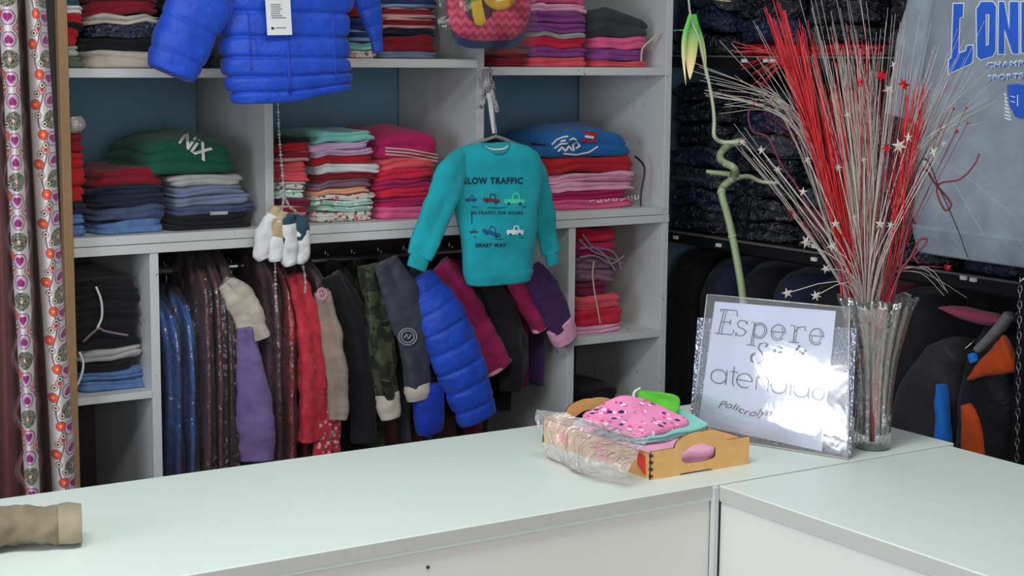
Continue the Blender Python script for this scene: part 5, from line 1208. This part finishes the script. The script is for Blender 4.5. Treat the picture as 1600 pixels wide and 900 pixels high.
# grey-black jacket with bright blue inset
def rx_(x, y, xx=RX-.03): return onp(x, y, 0, xx)
def rack_jacket(label, mat, pts, rad, inset, imat, seed, xx, shoulder=None):
    P = [rx_(x, y, xx) for x, y in pts]; sc = [depth(p)/FPX for p in P]; root = empty('padded_jacket', P[0]+Vector((.1, 0, .02)), label, 'jacket'); O_ = root.location
    obj('body', loft(P, [r*s*1.12 for r, s in zip(rad, sc)], [.07]*len(P), face=(1, 0, 0), rings=44, n=36, wr=.008, wf=10, seed=seed, origin=O_), mat, root, True)
    for (ipts, irad, im) in inset:
        Q = [rx_(x, y, xx-.068) for x, y in ipts]; s2 = depth(Q[0])/FPX
        obj('colour_inset', loft(Q, [r*s2*1.1 for r in irad], [.022]*len(Q), face=(1, 0, 0), rings=30, n=24, wr=.004, wf=22, seed=seed+3, origin=O_), im, root, True)
    shift(MB().tube([P[0], P[0]+Vector((.06, 0, .03)), Vector((RX+.205, P[0].y, 1.07))], .003, 6).build('hanger_hook', STEEL, root, True), O_)
    return root
DKJ = fabric('dark_brown_grey_shell', (50, 46, 50), rough=.6)
rack_jacket('dark grey padded jacket with bright blue side stripe, right of the vase', DKJ, [(1508, 545), (1480, 580), (1452, 650), (1440, 740), (1438, 800)], [22, 42, 62, 76, 80],
            [([(1472, 600), (1473, 630), (1474, 670), (1472, 720)], [3, 8, 10, 11], FB['skyblue'])], None, 51, RX+.085)
oj = rack_jacket('black padded jacket with orange shoulder and orange lower panel, right edge', fabric('black_shell', (26, 26, 30), rough=.5), [(1575, 500), (1565, 560), (1556, 640), (1552, 740), (1552, 820)], [14, 40, 54, 62, 66],
            [([(1512, 632), (1520, 660), (1522, 700), (1522, 740)], [8, 16, 20, 22], FB['orange'])], None, 52, RX+.075)
Q = [rx_(x, y, RX-.0) for x, y in ((1518, 592), (1540, 574), (1562, 562), (1580, 552))]
obj('orange_shoulder', loft(Q, [.004, .022, .038, .050], [.018]*4, face=(1, 0, 0), rings=24, n=24, wr=.003, origin=oj.location), FB['orange'], oj, True)
Q = [rx_(x, y, RX+.01) for x, y in ((1530, 546), (1548, 528), (1566, 508), (1578, 492))]
obj('grey_collar', loft(Q, [.010, .012, .013, .012], [.02]*4, face=(1, 0, 0), rings=20, n=20, wr=.002, origin=oj.location), FB['grey'], oj, True)
Q = [rx_(x, y, RX+.01) for x, y in ((1520, 552), (1522, 560), (1524, 566))]
obj('blue_tab', loft(Q, [.012]*3, [.014]*3, face=(1, 0, 0), rings=8, n=16, wr=.001, origin=oj.location), FB['skyblue'], oj, True)
Q = [rx_(x, y, RX+.02) for x, y in ((1478, 480), (1510, 490), (1545, 498), (1568, 500))]
pg = empty('jacket', Q[0], 'dusky pink garment peeping over the dark jackets under the rack', 'jacket'); obj('shoulder', loft(Q, [.004, .016, .016, .010], [.03]*4, face=(1, 0, 0), rings=20, n=20, wr=.004, origin=Q[0]), fabric('dusky_pink', (150, 60, 88)), pg, True)
# chain on the rack end
ch = empty('chain', rx_(1592, 455, RX-.16), 'steel link chain hanging at the right edge of the photo', 'chain')
p0 = rx_(1594, 440, RX-.16); p1 = rx_(1589, 715, RX-.16); L_ = (p1-p0).length; nlk = 24; lk = None
vlink = MB().tube([(.0042*math.cos(t), 0, .0095*math.sin(t)) for t in np.linspace(0, 2*math.pi, 15)], .0013, 6)
lme = mesh(vlink.v, vlink.f); lme.materials.append(STEEL); lme.shade_smooth()
for k in range(nlk):
    o = bpy.data.objects.new('link', lme); COL.objects.link(o); o.parent = ch; o.location = p0.lerp(p1, k/(nlk-1))-ch.location; o.rotation_euler.z = math.pi/2*(k % 2)+.6
shift(MB().tube([p0, p0+Vector((.08, 0, .04)), Vector((RX+.0, p0.y, 1.12))], .002, 6).build('hook', STEEL, ch, True), ch.location)

# ------------------------------------------------------------------ grey sweatshirt with collegiate letters
LX = RX-.10
ls = empty('sweatshirt', onp(1600, -90, 0, LX), 'grey sweatshirt with big blue LONDON letters hanging at the upper right', 'sweater')
rows = [(1560, 1720, -110, .03), (1500, 1790, -80, .05), (1466, 1810, 0, .06), (1452, 1812, 120, .064), (1440, 1815, 250, .062), (1432, 1812, 340, .058), (1440, 1806, 372, .054)]
secs = px_sections(rows, LX, ax=0)
lb_ = loft([s[0] for s in secs], [s[1] for s in secs], [s[2] for s in secs], face=(1, 0, 0), fix=(0, -1, 0), n=56, rings=50, expo=3.0, wr=.006, wf=7, seed=9, origin=ls.location)
lbody = obj('body', lb_, GREYSW, ls, True)
hs_ = px_sections([(1432, 1812, 370, .058), (1434, 1806, 392, .056), (1438, 1800, 414, .052)], LX, ax=0)
obj('waistband', loft([s[0] for s in hs_], [s[1] for s in hs_], [s[2] for s in hs_], face=(1, 0, 0), fix=(0, -1, 0), n=56, rings=10, expo=3.0, wr=.003, seed=2, origin=ls.location, open_end=True), fabric('grey_rib', (136, 146, 156), bs=.4), ls, True)
Q = [onp(x, y, 0, LX) for x, y in ((1500, -90), (1470, -40), (1445, 30), (1424, 110), (1412, 160), (1408, 180))]
sc = [depth(p)/FPX for p in Q]
obj('sleeve', loft(Q, [r*s for r, s in zip((20, 44, 42, 34, 30, 28), sc)], [.03]*6, face=(1, 0, 0), rings=44, wr=.006, wf=9, seed=4, origin=ls.location), GREYSW, ls, True)
shift(MB().tube([secs[0][0], secs[0][0]+Vector((0, 0, .12)), secs[0][0]+Vector((.11, 0, .14))], .003, 6).build('hanger_hook', STEEL, ls, True), ls.location)
lf = surf_fn(lbody, ls, .0022, 0, LX-.06); lf2 = surf_fn(lbody, ls, .0040, 0, LX-.062)
BLUEP = plain('royal_blue_print', (36, 94, 206), .7); WHP = plain('white_print', (222, 232, 244), .7)
LT = {'L': [[(1490, 6), (1505, 6), (1504, 26), (1499, 28), (1497, 84), (1509, 80), (1511, 72), (1520, 71), (1519, 98), (1482, 115), (1483, 94), (1487, 90)]],
      'O': [[(1533, 3), (1551, 3), (1556, 10), (1555, 80), (1550, 88), (1532, 93), (1527, 88), (1526, 14)], [(1540, 22), (1540, 72), (1545, 70), (1546, 22)]],
      'N': [[(1561, 3), (1569, 3), (1577, 48), (1578, 3), (1591, 3), (1591, 84), (1582, 83), (1569, 44), (1569, 84), (1560, 84)]],
      'D': [[(1596, 3), (1615, 3), (1624, 12), (1625, 74), (1616, 84), (1596, 82)], [(1606, 18), (1606, 70), (1613, 66), (1613, 22)]],
      'O2': [[(1634, 5), (1652, 5), (1658, 14), (1658, 84), (1652, 92), (1636, 90), (1630, 82), (1630, 12)], [(1641, 22), (1641, 74), (1647, 74), (1647, 22)]],
      'N2': [[(1664, 8), (1674, 8), (1684, 52), (1684, 10), (1698, 12), (1698, 106), (1688, 104), (1676, 60), (1674, 100), (1664, 96)]]}
for k, polys in LT.items():
    me = curve_mesh(polys, offset=1.8); warp(me, lambda a_, b2, c_: lf(a_, b2), 1); obj('letter_outline', me, WHP, ls)
    me = curve_mesh(polys); warp(me, lambda a_, b2, c_: lf2(a_, b2), 1); obj('letter', me, BLUEP, ls)
text_px('CHAMPIONS', 1541, 1640, 106, 9, WHP, ls, lf, bold=.03, slope=-.06); text_px('CHAMPIONS', 1542, 1641, 106, 6, BLUEP, ls, lf2, bold=.0, slope=-.06)
text_px('SPORTS CLUB', 1543, 1645, 126, 9, WHP, ls, lf, bold=.03, slope=-.07); text_px('SPORTS CLUB', 1544, 1646, 126, 6, BLUEP, ls, lf2, bold=.0, slope=-.07)
me = curve_mesh([[(1573, 133), (1590, 131), (1606, 134), (1606, 170), (1598, 186), (1586, 182), (1577, 164)]]); warp(me, lambda a_, b2, c_: lf(a_, b2), 1); obj('crest', me, BLUEP, ls)
obj('crest_lettering', ribbon([[(1579, 150), (1586, 152)], [(1579, 158), (1586, 160)], [(1590, 148), (1590, 166)]], 1.5, lf2), WHP, ls)
obj('crest_border', ribbon([[(1569+k*.0+((k*3) % 2), 146+k*5.5), (1572+k*1.2, 149+k*5.5)] for k in range(8)], 3, lambda a_, b2, c_=0: lf(a_, b2)), WHP, ls)
# hem of a second grey garment at the far right edge
